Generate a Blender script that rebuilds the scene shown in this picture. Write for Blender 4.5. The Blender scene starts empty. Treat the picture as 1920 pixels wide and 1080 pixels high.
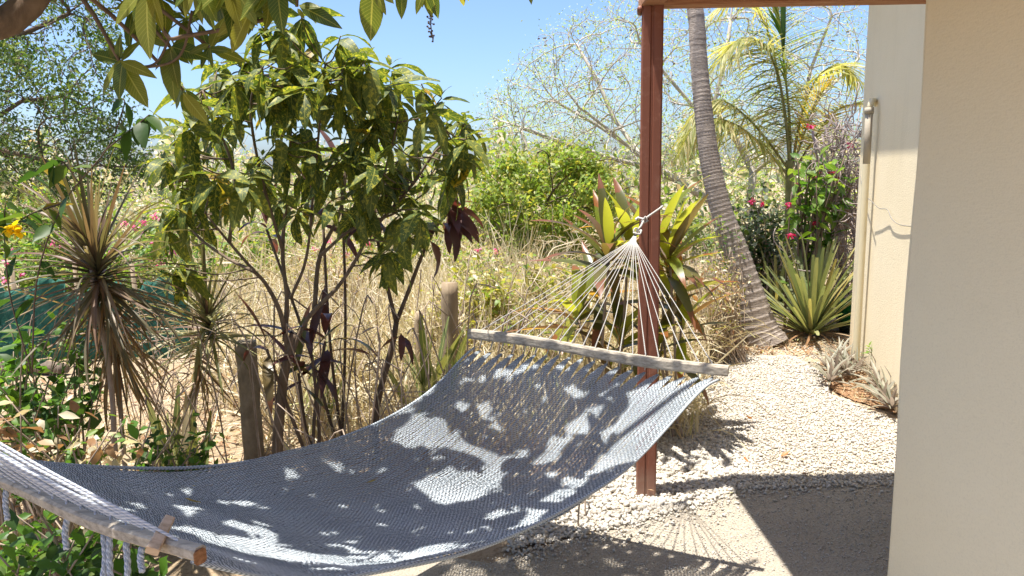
import bpy, math, random
import numpy as np
from mathutils import Vector, Matrix
from mathutils.bvhtree import BVHTree

random.seed(7); np.random.seed(7)
S = bpy.context.scene
COL = S.collection
R = math.radians

# ------------------------------------------------------------------ camera
PITCH, ROLL, FPX, CAMZ = R(9.1), R(0.86), 1400.0, 1.5
Fv = Vector((0, math.cos(PITCH), -math.sin(PITCH)))
U0 = Vector((0, math.sin(PITCH), math.cos(PITCH)))
X0 = Vector((1, 0, 0))
Rv = X0 * math.cos(ROLL) - U0 * math.sin(ROLL)
Uv = U0 * math.cos(ROLL) + X0 * math.sin(ROLL)
CAM = Vector((0, 0, CAMZ))
cd = bpy.data.cameras.new('camera'); cam = bpy.data.objects.new('camera', cd); COL.objects.link(cam)
cd.sensor_width = 36.0; cd.lens = 36.0 * FPX / 1920.0; cd.clip_start = 0.02; cd.clip_end = 2000
m = Matrix.Identity(4)
for i in range(3):
    m[i][0], m[i][1], m[i][2], m[i][3] = Rv[i], Uv[i], -Fv[i], CAM[i]
cam.matrix_world = m
S.camera = cam

# ------------------------------------------------------------------ light
SUN = Vector((-0.212, -0.052, 1.0)).normalized()
SUN_EL = math.asin(SUN.z); SUN_ROT = math.atan2(SUN.x, SUN.y) % (2 * math.pi)
w = bpy.data.worlds.new('World'); S.world = w; w.use_nodes = True
nt = w.node_tree
bg = nt.nodes['Background']
sky = nt.nodes.new('ShaderNodeTexSky'); sky.sky_type = 'NISHITA'; sky.sun_disc = False
sky.sun_elevation = SUN_EL; sky.sun_rotation = SUN_ROT
sky.air_density = 0.8; sky.dust_density = 1.7; sky.ozone_density = 7.0; sky.altitude = 0
nt.links.new(sky.outputs[0], bg.inputs[0]); bg.inputs[1].default_value = 0.115
ld = bpy.data.lights.new('sun', 'SUN'); sun = bpy.data.objects.new('sun', ld); COL.objects.link(sun)
ld.energy = 5.0; ld.angle = R(0.53); ld.color = (1.0, 0.95, 0.87)
sun.rotation_euler = SUN.to_track_quat('Z', 'Y').to_euler(); sun.location = (-3, -1, 12)
S.view_settings.view_transform = 'Standard'; S.view_settings.look = 'None'
S.view_settings.gamma = 1.0; S.view_settings.use_curve_mapping = False
S.view_settings.exposure = 1.2

# ------------------------------------------------------------------ measuring
def ray(px, py):
    return Fv + Rv * ((px - 960) / FPX) + Uv * ((540 - py) / FPX)
def at(px, py, Y):                      # the point of that sight line at distance Y ahead
    d = ray(px, py); return CAM + d * (Y / d.y)
def gp(px, py, z=0.0):                  # the point of that sight line on the ground
    d = ray(px, py); return CAM + d * ((z - CAMZ) / d.z)
def project(p):
    q = Vector(p) - CAM; k = q.dot(Fv)
    if k < 0.05: return (-9999, -9999, k)
    return (960 + FPX * q.dot(Rv) / k, 540 - FPX * q.dot(Uv) / k, k)
def inpoly(x, y, P):
    c = False; n = len(P); j = n - 1
    for i in range(n):
        xi, yi = P[i]; xj, yj = P[j]
        if (yi > y) != (yj > y) and x < (xj - xi) * (y - yi) / (yj - yi) + xi: c = not c
        j = i
    return c
U = random.uniform
def rvec(s=1.0):
    while True:
        v = Vector((U(-1, 1), U(-1, 1), U(-1, 1)))
        if 0.01 < v.length < 1: return v * s
def lerp(a, b, t): return a + (b - a) * t
def interp(pts, t):                     # Catmull-Rom through a list of Vectors, t in 0..1
    n = len(pts) - 1; f = min(max(t, 0), 1) * n; i = min(int(f), n - 1); f -= i
    p1, p2 = pts[i], pts[i + 1]
    p0 = pts[i - 1] if i > 0 else p1 * 2 - p2
    p3 = pts[i + 2] if i + 2 <= n else p2 * 2 - p1
    return 0.5 * ((2 * p1) + (p2 - p0) * f + (2 * p0 - 5 * p1 + 4 * p2 - p3) * f * f + (3 * p1 - p0 - 3 * p2 + p3) * f ** 3)
def smooth_path(pts, n):
    return [interp(pts, i / (n - 1)) for i in range(n)]

# ------------------------------------------------------------------ materials
class NT:
    def __init__(s, name):
        s.m = bpy.data.materials.new(name); s.m.use_nodes = True; s.t = s.m.node_tree
        s.bsdf = s.t.nodes['Principled BSDF']; s.out = s.t.nodes['Material Output']
    def n(s, typ, **kw):
        nd = s.t.nodes.new('ShaderNode' + typ)
        for k, v in kw.items(): setattr(nd, k, v)
        return nd
    def l(s, a, b): s.t.links.new(a, b)
    def noise(s, scale, detail=4, rough=0.55, vec=None, out='Fac'):
        nd = s.n('TexNoise'); nd.inputs['Scale'].default_value = scale
        nd.inputs['Detail'].default_value = detail; nd.inputs['Roughness'].default_value = rough
        if vec is not None: s.l(vec, nd.inputs['Vector'])
        return nd.outputs[out]
    def ramp(s, fac, stops, mode='LINEAR'):
        nd = s.n('ValToRGB'); cr = nd.color_ramp; cr.interpolation = mode
        while len(cr.elements) > len(stops): cr.elements.remove(cr.elements[-1])
        while len(cr.elements) < len(stops): cr.elements.new(0.5)
        for e, (p, c) in zip(cr.elements, stops):
            e.position = p; e.color = (c[0], c[1], c[2], 1) if hasattr(c, '__len__') else (c, c, c, 1)
        s.l(fac, nd.inputs[0]); return nd.outputs[0]
    def mix(s, fac, a, b, blend='MIX'):
        nd = s.n('Mix'); nd.data_type = 'RGBA'; nd.blend_type = blend
        for sock, v in ((nd.inputs[0], fac), (nd.inputs[6], a), (nd.inputs[7], b)):
            if isinstance(v, (int, float)): sock.default_value = v
            elif isinstance(v, tuple): sock.default_value = (v[0], v[1], v[2], 1)
            else: s.l(v, sock)
        return nd.outputs[2]
    def math(s, op, a, b=0.0, clamp=False):
        nd = s.n('Math'); nd.operation = op; nd.use_clamp = clamp
        for i, v in enumerate((a, b)):
            if isinstance(v, (int, float)): nd.inputs[i].default_value = v
            else: s.l(v, nd.inputs[i])
        return nd.outputs[0]
    def obj(s): return s.n('TexCoord').outputs['Object']
    def uv(s): return s.n('TexCoord').outputs['UV']
    def geo(s): return s.n('NewGeometry')
    def rnd(s):                         # a number of each leaf's own
        a = s.n('Attribute'); a.attribute_name = 'rnd'
        o = s.n('ObjectInfo').outputs['Random']
        return s.math('FRACT', s.math('ADD', a.outputs['Fac'], o))
    def bump(s, h, strength=0.3, dist=0.01):
        nd = s.n('Bump'); nd.inputs['Strength'].default_value = strength; nd.inputs['Distance'].default_value = dist
        s.l(h, nd.inputs['Height']); s.l(nd.outputs[0], s.bsdf.inputs['Normal'])
    def col(s, c):
        if isinstance(c, tuple): s.bsdf.inputs['Base Color'].default_value = (c[0], c[1], c[2], 1)
        else: s.l(c, s.bsdf.inputs['Base Color'])
    def set(s, rough=0.6, spec=0.3, metal=0.0):
        s.bsdf.inputs['Roughness'].default_value = rough
        s.bsdf.inputs['Specular IOR Level'].default_value = spec; s.bsdf.inputs['Metallic'].default_value = metal
    def translucent(s, c, k):
        t = s.n('BsdfTranslucent'); s.l(c, t.inputs[0]) if not isinstance(c, tuple) else setattr(t.inputs[0], 'default_value', (*c, 1))
        x = s.n('MixShader'); x.inputs[0].default_value = k
        s.l(s.bsdf.outputs[0], x.inputs[1]); s.l(t.outputs[0], x.inputs[2]); s.l(x.outputs[0], s.out.inputs[0])

def leaf_mat(name, stops, back=None, veins=None, spots=None, rough=0.45, trans=0.4, tint=(1.0, 1.0, 0.55), spec=0.35, tip=None):
    k = NT(name); r = k.rnd(); c = k.ramp(r, stops)
    pos = k.obj()
    off = k.n('VectorMath'); off.operation = 'ADD'; k.l(pos, off.inputs[0])
    cx = k.n('CombineXYZ'); k.l(k.math('MULTIPLY', r, 37.0), cx.inputs[0]); k.l(k.math('MULTIPLY', r, 11.0), cx.inputs[1]); k.l(cx.outputs[0], off.inputs[1])
    P = off.outputs[0]
    uv = k.uv(); sx = k.n('SeparateXYZ'); k.l(uv, sx.inputs[0]); u, v = sx.outputs[0], sx.outputs[1]
    av = k.math('ABSOLUTE', k.math('SUBTRACT', v, 0.5))
    if spots:
        thr, scale, colr = spots
        f = k.ramp(k.noise(scale, 2, 0.6, P), [(thr, 0.0), (thr + 0.05, 1.0)])
        c = k.mix(f, c, colr)
    if veins:
        colr, nv = veins
        wv = k.math('FRACT', k.math('SUBTRACT', k.math('MULTIPLY', u, nv), k.math('MULTIPLY', av, nv * 0.35)))
        lat = k.math('GREATER_THAN', wv, 0.86)
        midr = k.math('LESS_THAN', av, 0.035)
        f = k.math('MAXIMUM', midr, k.math('MULTIPLY', lat, 0.55))
        c = k.mix(f, c, colr)
        k.bump(wv, 0.25, 0.002)
    if tip:
        f = k.ramp(k.math('ADD', u, k.math('MULTIPLY', k.noise(9, 3, .6, P), 0.5)), [(0.98, 0.0), (1.2, 1.0)])
        c = k.mix(f, c, tip)
    c = k.mix(k.math('MULTIPLY', k.noise(25, 3, 0.6, P), 0.35), c, k.mix(0.5, c, (0.02, 0.025, 0.01)))
    if back:
        c = k.mix(k.geo().outputs['Backfacing'], c, back)
    k.col(c); k.set(rough, spec)
    t = k.mix(1.0, c, tint, 'MULTIPLY')
    t = k.mix(1.0, t, (1.7, 1.7, 1.5), 'MULTIPLY')
    k.translucent(t, trans)
    return k.m

def bark_mat(name, a, b, scale=18, stretch=0.25, bump=0.5, rough=0.85):
    k = NT(name); o = k.obj()
    mp = k.n('Mapping'); mp.inputs['Scale'].default_value = (1, 1, stretch); k.l(o, mp.inputs[0])
    f = k.noise(scale, 6, 0.65, mp.outputs[0])
    c = k.ramp(f, [(0.3, a), (0.7, b)])
    c = k.mix(k.math('MULTIPLY', k.rnd(), 0.35), c, k.mix(0.5, c, (0.02, 0.015, 0.01)))
    k.col(c); k.set(rough, 0.15); k.bump(f, bump, 0.01)
    return k.m

def wloc(o):
    v = Vector((0, 0, 0))
    while o: v = v + o.location; o = o.parent
    return v
# ------------------------------------------------------------------ mesh buffer (quads only)
class Buf:
    def __init__(s): s.V, s.Q, s.T, s.K, s.n = [], [], [], [], 0
    def add(s, V, Q, T, rnd=0.0):
        V = np.asarray(V, float).reshape(-1, 3); Q = np.asarray(Q, int).reshape(-1, 4)
        s.V.append(V); s.Q.append(Q + s.n); s.T.append(np.asarray(T, float).reshape(-1, 2))
        s.K.append(np.full(len(V), rnd) if np.isscalar(rnd) else rnd); s.n += len(V)
    def inst(s, tp, M, rnd=None):
        A = np.array(M); s.add(tp.V @ A[:3, :3].T + A[:3, 3], tp.Q, tp.T, U(0, 1) if rnd is None else rnd)
    def many(s, tp, A, rnds):           # A: (n,4,4)
        n = len(A)
        if not n: return
        V = np.einsum('nij,vj->nvi', A[:, :3, :3], tp.V) + A[:, None, :3, 3]
        k = len(tp.V)
        Q = tp.Q[None] + (np.arange(n) * k)[:, None, None]
        s.add(V.reshape(-1, 3), Q.reshape(-1, 4), np.tile(tp.T, (n, 1)), np.repeat(rnds, k))
    def tube(s, pts, rad, sides=6, cap=True, rnd=None, flat=1.0, up=None):
        pts = [Vector(p) for p in pts]
        n = len(pts)
        if n < 2: return
        if not hasattr(rad, '__len__'): rad = [rad] * n
        rad = list(rad)
        t = (pts[1] - pts[0]).normalized()
        a = Vector(up) if up is not None else (Vector((0, 0, 1)) if abs(t.z) < 0.9 else Vector((1, 0, 0)))
        xs = t.cross(a).normalized(); V = []; T = []
        L = 0
        if cap:
            pts = [pts[0]] + pts + [pts[-1]]; rad = [1e-5] + rad + [1e-5]; n += 2
        for i, p in enumerate(pts):
            q0 = pts[max(i - 1, 0)]; q1 = pts[min(i + 1, n - 1)]
            if (q1 - q0).length > 1e-9: t = (q1 - q0).normalized()
            xs = (xs - t * xs.dot(t))
            xs = xs.normalized() if xs.length > 1e-6 else t.orthogonal().normalized()
            ys = t.cross(xs)
            if i: L += (p - pts[i - 1]).length
            for j in range(sides):
                th = 2 * math.pi * j / sides
                V.append(p + xs * (rad[i] * math.cos(th)) + ys * (rad[i] * flat * math.sin(th))); T.append((L, j / sides))
        Q = []
        for i in range(n - 1):
            for j in range(sides):
                k = (j + 1) % sides
                Q.append((i * sides + j, i * sides + k, (i + 1) * sides + k, (i + 1) * sides + j))
        s.add([tuple(v) for v in V], Q, T, U(0, 1) if rnd is None else rnd)
    def prism(s, p0, p1, w, h, up=(0, 0, 1), ch=0.15, cap=True, w1=None, h1=None):   # chamfered bar
        p0, p1 = Vector(p0), Vector(p1); t = (p1 - p0).normalized(); up = Vector(up)
        xs = t.cross(up).normalized(); ys = xs.cross(t).normalized()
        V = []; T = []
        w1 = w1 or w; h1 = h1 or h
        def prof(a, b):
            c = min(a, b) * ch
            return [(a / 2 - c, b / 2), (a / 2, b / 2 - c), (a / 2, -b / 2 + c), (a / 2 - c, -b / 2), (-a / 2 + c, -b / 2), (-a / 2, -b / 2 + c), (-a / 2, b / 2 - c), (-a / 2 + c, b / 2)]
        L = (p1 - p0).length
        seq = [(p0, 1e-3, 0), (p0, 1, 0), (p1, 1, 1), (p1, 1e-3, 1)] if cap else [(p0, 1, 0), (p1, 1, 1)]
        for p, k, e in seq:
            for x, y in (prof(w1, h1) if e else prof(w, h)):
                V.append(tuple(p + xs * x * k + ys * y * k)); T.append((e * L, 0))
        Q = []
        for i in range(len(seq) - 1):
            for j in range(8):
                k = (j + 1) % 8
                Q.append((i * 8 + j, i * 8 + k, (i + 1) * 8 + k, (i + 1) * 8 + j))
        s.add(V, Q, T, U(0, 1))
    def box(s, c, sx, sy, sz, rot=0.0):
        ca, sa = math.cos(rot), math.sin(rot); V = []
        for z in (-1, 1):
            for x, y in ((-1, -1), (1, -1), (1, 1), (-1, 1)):
                X, Y = x * sx / 2, y * sy / 2
                V.append((c[0] + X * ca - Y * sa, c[1] + X * sa + Y * ca, c[2] + z * sz / 2))
        s.add(V, [(3, 2, 1, 0), (4, 5, 6, 7), (0, 1, 5, 4), (1, 2, 6, 5), (2, 3, 7, 6), (3, 0, 4, 7)], [(v[0], v[2]) for v in V], U(0, 1))
    def build(s, name, mat, parent=None, smooth=True, bev=0):
        o = bpy.data.objects.new(name, s.mesh(name, mat, wloc(parent), smooth)); COL.objects.link(o)
        if parent: o.parent = parent
        if bev:
            b = o.modifiers.new('bevel', 'BEVEL'); b.width = bev; b.segments = 2
        return o
    def mesh(s, name, mat, origin=None, smooth=True):
        V = np.concatenate(s.V); Q = np.concatenate(s.Q); T = np.concatenate(s.T); K = np.concatenate(s.K)
        if origin is not None: V = V - np.array(origin)
        me = bpy.data.meshes.new(name); me.vertices.add(len(V)); me.vertices.foreach_set('co', V.astype(np.float32).ravel())
        me.loops.add(Q.size); me.loops.foreach_set('vertex_index', Q.astype(np.int32).ravel())
        me.polygons.add(len(Q)); me.polygons.foreach_set('loop_start', (np.arange(len(Q)) * 4).astype(np.int32))
        me.polygons.foreach_set('use_smooth', np.full(len(Q), smooth, bool))
        uv = me.uv_layers.new(name='UVMap'); uv.data.foreach_set('uv', T[Q.ravel()].astype(np.float32).ravel())
        at_ = me.attributes.new('rnd', 'FLOAT', 'POINT'); at_.data.foreach_set('value', K.astype(np.float32))
        me.update(); me.validate()
        if mat: me.materials.append(mat)
        return me
class Tmpl:
    def __init__(s, V, Q, T): s.V, s.Q, s.T = np.array(V, float), np.array(Q, int), np.array(T, float); s.cache = {}
    def mesh(s, mat):
        if mat.name not in s.cache:
            b = Buf(); b.add(s.V, s.Q, s.T, 0.0); s.cache[mat.name] = b.mesh('leaf', mat)
        return s.cache[mat.name]

def leaf_t(L, W, n=5, fold=0.25, droop=0.6, shape='lance', wave=0.0, seed=0, start=0.0, twist=0.0):
    rr = random.Random(seed); V = []; T = []; x = Vector((0, 0, 0)); ang = start; tw = 0
    prof = {'lance': lambda t: (math.sin(math.pi * min(t, 1) ** 0.8) ** 0.85) * 0.98 + 0.02,
            'ovate': lambda t: (math.sin(math.pi * t ** 0.62) ** 0.8) * 0.98 + 0.02,
            'strap': lambda t: min(1, 0.55 + t * 1.6) * (1 - t ** 3 * 0.85),
            'blunt': lambda t: (1.25 - 0.45 * t) * (1 if t < 0.96 else 0.75),
            'needle': lambda t: (0.75 + 0.25 * t) * (1 - t ** 2 * 0.9),
            'round': lambda t: math.sin(math.pi * (0.06 + 0.9 * t)) ** 0.6}[shape]
    ph = rr.uniform(0, 6)
    for i in range(n + 1):
        t = i / n; hw = max(prof(t) * W / 2, 1e-4)
        z = wave * math.sin(t * 9 + ph) * W
        dz = hw * fold
        ca, sa = math.cos(tw), math.sin(tw)
        for sgn, vv in ((-1, 0), (0, 0.5), (1, 1)):
            lx = sgn * hw; lz = (dz if sgn else 0) + (z if sgn > 0 else -z if sgn < 0 else 0)
            V.append((lx * ca - lz * sa, x.y - math.sin(-ang) * 0, x.z + lx * sa + lz * ca)); T.append((t, vv))
        ang -= droop / n; tw += twist / n
        x = x + Vector((0, math.cos(ang), math.sin(ang))) * (L / n)
    Q = []
    for i in range(n):
        for j in range(2):
            a = i * 3 + j; Q.append((a, a + 1, a + 4, a + 3))
    return Tmpl(V, Q, T)
def leaf_M(pos, d, roll=0.0, sc=1.0, up=(0, 0, 1)):
    d = Vector(d).normalized(); up = Vector(up)
    x = d.cross(up)
    if x.length < 0.05: x = d.orthogonal()
    x.normalize(); z = x.cross(d)
    if roll:
        c, s_ = math.cos(roll), math.sin(roll); x, z = x * c + z * s_, z * c - x * s_
    M = Matrix.Identity(4)
    for i in range(3):
        M[i][0], M[i][1], M[i][2], M[i][3] = x[i] * sc, d[i] * sc, z[i] * sc, pos[i]
    return M

# ------------------------------------------------------------------ things
def tag(o, label=None, cat=None, group=None, kind=None):
    if label: o['label'] = label
    if cat: o['category'] = cat
    if group: o['group'] = group
    if kind: o['kind'] = kind
    return o
def thing(name, label, cat, loc=(0, 0, 0), group=None):
    o = bpy.data.objects.new(name, None); COL.objects.link(o); o.location = loc; o.empty_display_size = 0.1
    return tag(o, label, cat, group)
def stuff(o): o['kind'] = 'stuff'; return o
def leaves(parent, items, name='leaf', limit=280, rest='foliage'):
    """items: (template, matrix, material). The largest in view become parts, the rest one part per material."""
    vis, out = [], []
    for it in items:
        p = it[1].translation; x, y, k = project(p)
        (vis if -40 < x < 1960 and -60 < y < 1120 and k > 0 else out).append((k, it))
    vis.sort(key=lambda a: a[0])
    for k, (tp, M, mt) in vis[:limit]:
        o = bpy.data.objects.new(name, tp.mesh(mt)); COL.objects.link(o); o.parent = parent
        o.matrix_basis = Matrix.Translation(-parent.location) @ M
    by = {}
    for k, (tp, M, mt) in vis[limit:] + out: by.setdefault(mt.name, []).append((tp, M))
    for mn, ls in by.items():
        b = Buf()
        for tp, M in ls: b.inst(tp, M)
        stuff(b.build(rest, bpy.data.materials[mn], parent))
def rosette(c, axis, n, Lr, e0, e1, templs, mats, rollj=0.3, jit=0.15, stemlen=0.0):
    out = []; axis = Vector(axis).normalized(); a = axis.orthogonal().normalized(); b = axis.cross(a); th = U(0, 6)
    for i in range(n):
        f = (i + 0.5) / n; th += 2.39996 + U(-.25, .25); e = lerp(e0, e1, f) + U(-jit, jit)
        d = axis * math.cos(e) + (a * math.cos(th) + b * math.sin(th)) * math.sin(e)
        pos = Vector(c) - axis * (stemlen * f)
        mt = mats[min(int(U(0, len(mats))), len(mats) - 1)] if not callable(mats) else mats(f)
        out.append((random.choice(templs), leaf_M(pos, d, U(-rollj, rollj), U(*Lr)), mt))
    return out

def colonize(starts, attr, step, di, dk, iters, jitter=0.15, grav=0.0, inertia=0.0):
    """grow branches from a list of chains towards attractor points; returns nodes, parents"""
    P = []; par = []
    for ch in starts:
        for i, (p, pa) in enumerate(ch): P.append(np.array(p, float)); par.append(pa)
    A = np.array(attr, float); P = np.array(P)
    D0 = np.array([P[i] - P[pa] if pa >= 0 else (0, 0, 0) for i, pa in enumerate(par)], float); D0 /= np.linalg.norm(D0, axis=1)[:, None] + 1e-9
    near = np.full(len(A), -1); dist = np.full(len(A), 1e9)
    def upd(i0, newP):
        nonlocal near, dist
        for s0 in range(0, len(newP), 256):
            D = np.linalg.norm(A[:, None] - newP[None, s0:s0 + 256], axis=2); j = D.argmin(1); d = D[np.arange(len(A)), j]
            mk = d < dist; dist = np.where(mk, d, dist); near = np.where(mk, j + i0 + s0, near)
    upd(0, P)
    rs = np.random.RandomState(3)
    for it in range(iters):
        act = dist < di
        if not act.any(): break
        ids = near[act]; vec = A[act] - P[ids]; vec /= np.linalg.norm(vec, axis=1)[:, None] + 1e-9
        uq, inv = np.unique(ids, return_inverse=True)
        acc = np.zeros((len(uq), 3)); np.add.at(acc, inv, vec)
        acc = acc / (np.linalg.norm(acc, axis=1)[:, None] + 1e-9) + inertia * D0[uq]
        acc += rs.normal(0, jitter, acc.shape) * np.linalg.norm(acc, axis=1)[:, None]; acc[:, 2] -= grav
        acc /= np.linalg.norm(acc, axis=1)[:, None] + 1e-9
        newP = P[uq] + acc * step
        i0 = len(P); P = np.vstack([P, newP]); D0 = np.vstack([D0, acc]); par.extend(uq.tolist())
        upd(i0, newP)
        keep = dist > dk; A = A[keep]; near = near[keep]; dist = dist[keep]
        if len(A) == 0: break
    return P, par
def limb_chain(base_index, paths):
    """paths: list of (attach, points). attach = (path index, fraction) or None. Returns one chain list for colonize."""
    ch = []; idx = []
    for att, pts in paths:
        pa = -1
        if att is not None: pa = idx[att[0]][int(att[1] * (len(idx[att[0]]) - 1))]
        my = []
        for p in pts:
            ch.append((tuple(p), pa)); pa = len(ch) - 1; my.append(pa)
        idx.append(my)
    return [ch]
def branch_tubes(P, par, tip, expo=2.4, rmax=None, sides=6, minsides=4, split=None):
    n = len(P); r = np.zeros(n); kids = [[] for _ in range(n)]
    for i, p in enumerate(par):
        if p >= 0: kids[p].append(i)
    order = sorted(range(n), reverse=True)
    depth = np.zeros(n, int)
    for i, p in enumerate(par): depth[i] = depth[p] + 1 if p >= 0 else 0
    order = np.argsort(-depth, kind='stable')
    acc = np.zeros(n)
    for i in order:
        r[i] = max(acc[i], tip ** expo) ** (1 / expo)
        if par[i] >= 0: acc[par[i]] += r[i] ** expo
    if rmax: r = np.minimum(r, rmax)
    b1, b2 = Buf(), Buf(); done = np.zeros(n, bool)
    roots = [i for i in range(n) if par[i] < 0]
    stack = [(i, None) for i in roots]; tips = []
    while stack:
        i, pre = stack.pop(); chain = [pre] if pre is not None else []
        rr = [r[i]] if pre is not None else []
        j = i
        while True:
            chain.append(j); rr.append(r[j]); ks = kids[j]
            if not ks: tips.append(j); break
            k = max(ks, key=lambda q: r[q])
            for q in ks:
                if q != k: stack.append((q, j))
            j = k
        if len(chain) < 2: continue
        R0 = max(rr); bb = b1 if (split and R0 > split) else b2
        bb.tube([P[c] for c in chain], rr, sides if R0 > tip * 4 else minsides, cap=False)
    return b1, b2, r, tips, kids
# ------------------------------------------------------------------ surface materials
def ground_mat(name, a, b, c, scale, grain, bump):
    k = NT(name); o = k.obj()
    f = k.noise(scale, 6, .6, o); g = k.noise(grain, 3, .7, o)
    cc = k.mix(k.ramp(f, [(.35, 0.0), (.65, 1.0)]), a, b)
    cc = k.mix(k.ramp(g, [(.45, 0.0), (.7, 1.0)]), cc, c)
    k.col(cc); k.set(.95, .1); k.bump(g, bump, .012); return k.m
M_earth = ground_mat('earth', (.35, .275, .19), (.29, .22, .14), (.21, .15, .095), 1.6, 45, .7)
M_sand = ground_mat('fine_gravel_floor', (.46, .41, .335), (.41, .36, .29), (.27, .235, .185), 2.2, 120, 1.0)
M_path = ground_mat('gravel_bed', (.48, .42, .33), (.43, .37, .28), (.32, .27, .20), 3, 70, 1.0)
M_dirt = ground_mat('sandy_verge', (.45, .36, .25), (.39, .30, .20), (.28, .20, .12), 2.5, 60, .9)
M_mulch = ground_mat('mulch', (.30, .18, .10), (.24, .14, .08), (.42, .28, .16), 14, 70, 1.0)
def stone_mat():
    k = NT('white_gravel'); c = k.ramp(k.rnd(), [(0, (.49, .465, .415)), (.45, (.48, .445, .385)), (.7, (.54, .52, .485)), (.9, (.42, .37, .30)), (1, (.34, .315, .28))])
    f = k.noise(90, 4, .6, k.obj()); c = k.mix(k.math('MULTIPLY', f, .35), c, (.38, .32, .25)); k.col(c); k.set(.9, .15); k.bump(f, .3, .004); return k.m
M_stone = stone_mat()
def wall_mat(name, a, b, bump, streak=0.0):
    k = NT(name); o = k.obj(); f = k.noise(1.3, 5, .6, o)
    c = k.mix(k.ramp(f, [(.35, 0.0), (.7, 1.0)]), a, b)
    mp = k.n('Mapping'); mp.inputs['Scale'].default_value = (3, 3, 9); k.l(o, mp.inputs[0])
    g = k.noise(14, 4, .55, mp.outputs[0]); g2 = k.noise(160, 2, .5, o)
    c = k.mix(k.math('MULTIPLY', k.ramp(g2, [(.5, 0.0), (.75, 1.0)]), .1), c, (.3, .25, .18))
    if streak:
        mp2 = k.n('Mapping'); mp2.inputs['Scale'].default_value = (6, 6, .5); k.l(o, mp2.inputs[0])
        c = k.mix(k.math('MULTIPLY', k.ramp(k.noise(3, 5, .6, mp2.outputs[0]), [(.52, 0.0), (.75, 1.0)]), streak), c, (.35, .29, .2))
    k.col(c); k.set(.9, .2)
    h = k.math('ADD', g, k.math('MULTIPLY', g2, .35)); k.bump(h, bump, .02); return k.m
M_wall = wall_mat('cream_render', (.82, .71, .50), (.78, .665, .45), .14, .09)
M_pier = wall_mat('beige_render', (.86, .765, .56), (.83, .735, .53), .12)
def paint_mat(name, a, b, rough=.5, thr=(.62, .7), scale=9):
    k = NT(name); o = k.obj(); f = k.noise(scale, 6, .7, o)
    c = k.mix(k.ramp(f, [(thr[0], 0.0), (thr[1], 1.0)]), a, b); g = k.noise(3, 4, .6, o)
    c = k.mix(k.math('MULTIPLY', g, .35), c, (a[0] * .5, a[1] * .5, a[2] * .5)); 
    if name == 'oxide_red_paint':
        z = k.n('SeparateXYZ'); k.l(o, z.inputs[0]); d_ = k.math('ADD', z.outputs[2], k.math('MULTIPLY', k.noise(14, 5, .7, o), .35))
        c = k.mix(k.ramp(d_, [(.16, .55), (.36, 0.0)]), c, (.36, .28, .21))
    k.col(c); k.set(rough, .35); k.bump(f, .12, .003); return k.m
M_post = paint_mat('oxide_red_paint', (.24, .085, .05), (.32, .15, .10), .55, (.54, .68), 14)
M_white = paint_mat('aged_pvc', (.70, .62, .42), (.60, .50, .30), .5)
M_pipegrey = paint_mat('grimy_pvc', (.40, .35, .27), (.58, .50, .35), .6)
M_pot = paint_mat('green_plastic', (.01, .16, .055), (.02, .10, .05), .4)
M_potdark = paint_mat('black_plastic', (.02, .03, .025), (.03, .03, .03), .6)
M_cable = paint_mat('grey_cable', (.25, .23, .2), (.3, .26, .2), .6)
M_bird = paint_mat('tin', (.5, .5, .5), (.4, .4, .4), .4)
def wood_mat(name, a, b, c, scale=30, axis=(1, 1, 1), rough=.85, bump=.5):
    k = NT(name); o = k.uv()
    mp = k.n('Mapping'); mp.inputs['Scale'].default_value = (1, 10, 1); k.l(k.obj(), mp.inputs[0])
    u = k.n('SeparateXYZ'); k.l(o, u.inputs[0]); cx = k.n('CombineXYZ')
    o3 = k.n('SeparateXYZ'); k.l(k.obj(), o3.inputs[0])
    k.l(k.math('MULTIPLY', u.outputs[0], 2.2), cx.inputs[0]); k.l(k.math('MULTIPLY', o3.outputs[2], 40.0), cx.inputs[1]); k.l(k.math('MULTIPLY', o3.outputs[1], 40.0), cx.inputs[2])
    f = k.noise(scale / 12, 6, .65, cx.outputs[0])
    cc = k.ramp(f, [(.3, a), (.52, b), (.75, c)]); k.col(cc); k.set(rough, .2); k.bump(f, bump, .004); return k.m
M_grey = wood_mat('weathered_grey_wood', (.20, .175, .14), (.40, .35, .28), (.56, .50, .41))
M_beam = wood_mat('brown_beam_wood', (.24, .10, .055), (.40, .20, .11), (.50, .30, .18))
M_end = wood_mat('sawn_end_wood', (.14, .06, .03), (.27, .13, .06), (.40, .22, .11))
M_peg = wood_mat('brown_peg_wood', (.34, .24, .15), (.50, .37, .26), (.60, .47, .34))
M_log = bark_mat('log_bark', (.10, .075, .055), (.28, .22, .17), 14, 1)
M_postc = bark_mat('concrete_post', (.24, .19, .13), (.42, .35, .25), 22, .7, .8)
M_postw = bark_mat('old_wood_post', (.22, .16, .105), (.42, .33, .22), 20, .2, .8)
M_bark = bark_mat('grey_brown_bark', (.11, .08, .055), (.24, .18, .13), 30, .3)
M_barkd = bark_mat('dark_bark', (.08, .058, .043), (.19, .14, .105), 30, .3)
M_barkp = bark_mat('pale_bark', (.34, .30, .255), (.54, .49, .42), 12, .4)
M_barkm = bark_mat('mango_bark', (.11, .075, .05), (.24, .165, .11), 26, .4)
M_twig = bark_mat('dry_twigs', (.26, .19, .14), (.46, .37, .29), 25, .4, .2)
M_twigp = bark_mat('purple_grey_twigs', (.24, .185, .17), (.52, .44, .40), 25, .4, .2)
M_stemg = bark_mat('green_stem', (.16, .17, .06), (.34, .31, .14), 25, .4, .2)
M_palm = bark_mat('ringed_palm_bark', (.20, .165, .14), (.42, .36, .31), 24, 4.0, 1.0)
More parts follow.
